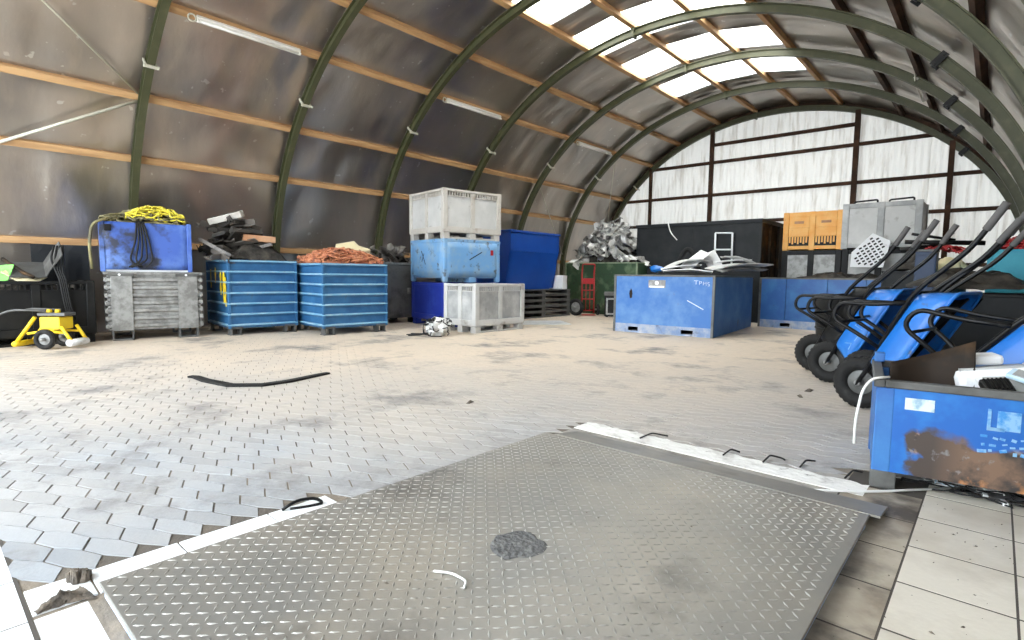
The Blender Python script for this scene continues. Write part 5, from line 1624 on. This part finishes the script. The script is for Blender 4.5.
# scrap in the black box at far left
B0 = corner((-9.24, .55), rad(-2), 1.0, 1.22)
def bent(name, label, m, loc, rot, sx, sy, fold, cat='sheet'):
    mb = MB(); mb.grid(lambda u, v: ((u - .5) * sx, (v - .5) * sy, fold * abs(u - .5) * 2 * sx * .5 + .02 * noise.noise(Vector((u * 3, v * 3, sx)))), 8, 4)
    return tag(mb.build(name, m, None, False, solid=.01, loc=loc, rot=rot), label, cat)
filler('scrap_core', 'dark mixed scrap inside the black plastic box', (B0[0], B0[1], .62), .42, .5, .16, M['scrap_dark'], 17)
bent('bent_sheet', 'dark grey folded sheet sticking out of the black plastic box', M['galv_dark'], (B0[0] + .22, B0[1] + .12, .98), (rad(30), rad(-28), rad(70)), .62, .42, .6)
bent('bent_sheet', 'black flat sheet standing behind the folded sheet in the black box', M['container'], (B0[0] - .10, B0[1] + .34, 1.08), (rad(80), 0, rad(85)), .62, .50, .1)
bent('bent_sheet', 'pale peach sheet low in the black plastic box', M['cream'], (B0[0] + .28, B0[1] - .10, .88), (rad(14), rad(22), rad(60)), .36, .3, .2)
bent('green_cover', 'bright green plastic cover in the black plastic box', M['green_bright'], (B0[0] + .22, B0[1] - .36, .92), (rad(50), rad(0), rad(60)), .34, .26, .2, 'cover')
tag(MB().tube(rounded([(B0[0] + .1, B0[1] - .28, 1.12), (B0[0] + .3, B0[1] - .12, .95), (B0[0] + .42, B0[1] - .02, .88)], .1), .022, 6).build('brown_pipe', M['rust_dark'], None, True), 'rusty brown pipe leaning in the black plastic box', 'pipe')
mb = MB()
for k in range(4):
    mb.tube(rounded([(B0[0] + .30, B0[1] + .22 + .03 * k, 1.30), (B0[0] + .40, B0[1] + .16 + .045 * k, 1.12), (B0[0] + .50, B0[1] + .20 + .02 * k, .95), (B0[0] + .545, B0[1] + .22 + .02 * k, .86), (B0[0] + .55, B0[1] + .26 + .02 * k, .50), (B0[0] + .55, B0[1] + .30 + .02 * k, .32)], .08), .014, 6)
tag(mb.build('black_strap', M['cable_black'], None, True), 'black cable bundle hanging over the edge of the black plastic box', 'cable')

# scrap on the grey steel bin
rs = random.Random(8)
for i in range(7):
    o = link('scrap_sheet', crumple(40 + i, .42, .28, .08, M['scrap_grey'], 6, 5), None, solid=.006, loc=(-9.2 + rs.uniform(-.2, .3), 6.6 + rs.uniform(-.3, .35), 1.26 + .03 * i), rot=(rs.uniform(-.6, .6), rs.uniform(-.6, .6), rs.uniform(0, 6)))
    tag(o, 'bent grey scrap piece on the grey steel bin', 'metal scrap', 'scrap on the grey steel bin')

# white and grey sheet scrap on the big blue skip
SC = Vector(S1.location)
def s1(px, py, Y):
    return on_y(px, py, Y)
filler('scrap_core', 'grey scrap filling the large blue skip', (SC.x, SC.y, .70), .78, 1.2, .22, M['scrap_grey'], 23, rad(6), .6)
def long_sheet(label, p, q, wdt, lift, m, seed, curl=.03):
    p, q = Vector(p), Vector(q); d = (q - p); side = Vector((-d.y, d.x, 0)).normalized()
    mb = MB()
    mb.grid(lambda u, v: p + d * u + side * ((v - .5) * wdt) + Vector((0, 0, lift * sin(PI * u) + curl * abs(v - .5) * 2 + .010 * noise.noise(Vector((u * 4, v * 2, seed))))), 12, 4)
    tag(mb.build('sheet_scrap', m, None, False, solid=.014), label, 'metal scrap')
long_sheet('long pale sheet arched over the large blue skip', s1(664, 271, 9.6), s1(706, 263, 10.2), .34, .10, M['alu_white'], 1)
long_sheet('white sheet rising to a peak in the large blue skip', s1(686, 270, 9.8), s1(708, 253, 10.6), .30, .0, M['white'], 2, .06)
long_sheet('white sheet falling steeply from the peak in the large blue skip', s1(707, 253, 10.65), s1(716, 270, 10.5), .36, .02, M['white'], 12, .04)
long_sheet('flat pale panel at the right of the large blue skip', s1(713, 270, 9.6), s1(764, 266.5, 10.6), .45, .05, M['alu_white'], 3)
long_sheet('curved grey sheet edge above the right end of the large blue skip', s1(722, 258, 10.3), s1(756, 266, 10.7), .24, .05, M['grey_plastic'], 4)
long_sheet('narrow white bar above the flat pale panel in the blue skip', s1(716, 263, 10.0), s1(750, 261, 10.7), .10, .02, M['white'], 8, .02)
long_sheet('grey metal strip across the right rim of the large blue skip', s1(722, 272, 9.4), s1(762, 271, 10.4), .25, .02, M['galv'], 5)
long_sheet('pale strip lying at the front of the large blue skip', s1(664, 272.5, 9.1), s1(712, 273, 9.3), .26, .03, M['alu_white'], 6)
long_sheet('white bar lying across the left half of the large blue skip', s1(662, 270, 9.3), s1(700, 266, 9.9), .12, .02, M['white'], 7, .02)
mb = MB()
pb = s1(657, 269, 9.5)
mb.grid(lambda u, v: (.15 * sin(PI * v) * cos(2 * PI * u) * (1 + .5 * noise.noise(Vector((cos(2 * PI * u), sin(2 * PI * u), v * 3)))), .10 * sin(PI * v) * sin(2 * PI * u), .065 * cos(PI * v) * (1 + .5 * noise.noise(Vector((cos(2 * PI * u), v * 4, 7))))), 14, 8)
tag(mb.build('blue_bundle', M['blue_barrow'], None, True, loc=pb), 'small bright blue bundle at the left end of the skip load', 'bundle')
pc = s1(687, 262, 11.2)
arc = [(pc.x - .26 + .52 * k / 12, pc.y + .05 * k / 12, pc.z - .35 + .62 * sin(PI * (0.08 + .84 * k / 12))) for k in range(13)]
tag(MB().tube(arc, .05, 8).build('black_hoop', M['rubber'], None, True), 'thick black rubber hoop standing behind the pale sheets in the skip', 'hoop')
tag(MB().tube(rounded([on_y(668, 222, 12.46), on_y(670, 232, 12.46), on_y(677, 240, 12.46)], .15), .014, 6).build('white_rope', M['cable_white'], None, True), 'short white rope hanging on the black container wall', 'rope')
filler('scrap_core', 'dark scrap filling the second blue skip', (-2.30, 12.45, .78), .9, .5, .30, M['scrap_dark'], 29, 0, .4)

# ------------------------------------------------------------------ clutter behind the wheelbarrows at the right wall
D1 = steel_skip('dark_bin', 'dark steel bin with pipes behind the wheelbarrows', (-1.35, 10.2), -PI / 2, 1.0, 0.95, 1.12, M['container'], slots=False, frame_mat=M['container'])
T_ = steel_skip('teal_bin', 'teal painted steel bin with red scrap on it by the right wall', (-0.10, 8.60), -PI / 2, 1.2, 0.50, 1.36, M['teal'], slots=False, frame_mat=M['teal'])
t = thing('blue_cabinet', 'narrow dark blue steel cabinet standing behind the wheelbarrows', 'cabinet', (-0.74, 9.30, 0), -PI / 2)
MB().box(-.16, .16, -.115, .115, .04, 1.37).build('body', M['navy'], t, bevel=.008)
MB().box(.16, .168, -.10, .10, .1, 1.32).build('door', M['navy'], t, bevel=.004)
MB().box(-.17, .17, -.125, .125, 1.37, 1.40).build('top', M['galv_dark'], t, bevel=.004)
MB().box(-.15, .15, -.105, .105, 0, .04).build('plinth', M['black_steel'], t)
for (p, q, r) in (((905, 242), (985, 243), .035), ((912, 234), (955, 240), .022), ((900, 250), (940, 246), .04), ((944, 240), (953, 233), .02)):
    tag(MB().cyl(on_y(*p, 10.5), on_y(*q, 10.75), r, 10).build('steel_pipe', M['black_steel'], None, True), 'dark steel pipe laid across the dark bin behind the wheelbarrows', 'pipe', 'pipes on the dark bin')
filler('scrap_core', 'dark scrap filling the dark bin behind the wheelbarrows', (-.88, 10.7, .98), .42, .42, .40, M['scrap_dark'], 41, 0, .6)
filler('scrap_core', 'rusty scrap filling the teal bin', (.15, 9.2, 1.2), .20, .52, .22, M['rust_dark'], 43, 0, .6)
cable_heap('red_cable_heap', 'red and brown cable scrap heaped on the teal bin', (.15, 9.2, 1.30), .22, .55, .20, 60, M['red'], .016, 44)
cable_heap('red_cable_heap', 'red cable scrap lying on the dark bin pipes', (-.62, 10.6, 1.40), .28, .22, .10, 22, M['red'], .012, 45)
mb = MB(); mb.grid(lump, 18, 12)
o = mb.build('beige_sack', M['cream'], None, True, loc=(-.52, 9.75, 1.0)); tag(o, 'pale beige sack between the dark blue cabinet and teal bin', 'sack')
t = thing('support_drum', 'dark steel drum carrying the beige sack behind the wheelbarrows', 'drum', (-.52, 9.75, 0))
MB().cyl((0, 0, .01), (0, 0, .99), .2, 24).build('body', M['black_steel'], t, True)
for z in (.02, .33, .66, .98):
    MB().torus((0, 0, z), (0, 0, 1), .2, .014, 24, 6).build('hoop', M['galv_dark'], t, True)
lum = mb
for (x, y, z, s, m, lb) in ((-1.28, 7.55, .0, 1, 'container', 'dark grey plastic tub behind the black-trayed wheelbarrow'), ):
    t = thing('plastic_tub', lb, 'tub', (x, y, z))
    pr = MB()
    k = 24
    for r, zz in ((.34, .0), (.40, .75), (.43, .76), (.43, .80), (.395, .80), (.33, .05)):
        pr.v += [(cos(2 * PI * i / k) * r, sin(2 * PI * i / k) * r, zz) for i in range(k)]
    for q in range(5):
        pr.f += [(q * k + i, q * k + (i + 1) % k, (q + 1) * k + (i + 1) % k, (q + 1) * k + i) for i in range(k)]
    pr.f += [tuple(range(k)), tuple(range(5 * k, 6 * k))]
    pr.build('shell', M[m], t, True)
    MB().torus((0, 0, .40), (0, 0, 1), .372, .012, 24, 6).build('band', M[m], t, True)

K_ = steel_skip('black_bin', 'black steel bin with dark scrap between wheelbarrow handles and the teal bin', (-0.82, 7.25), -PI / 2, 0.95, 1.15, 0.86, M['container'], slots=False, frame_mat=M['black_steel'])
filler('scrap_core', 'dark scrap heaped in the black bin behind the wheelbarrow handles', (-.245, 7.72, .80), .54, .44, .30, M['scrap_dark'], 47, 0, .6)
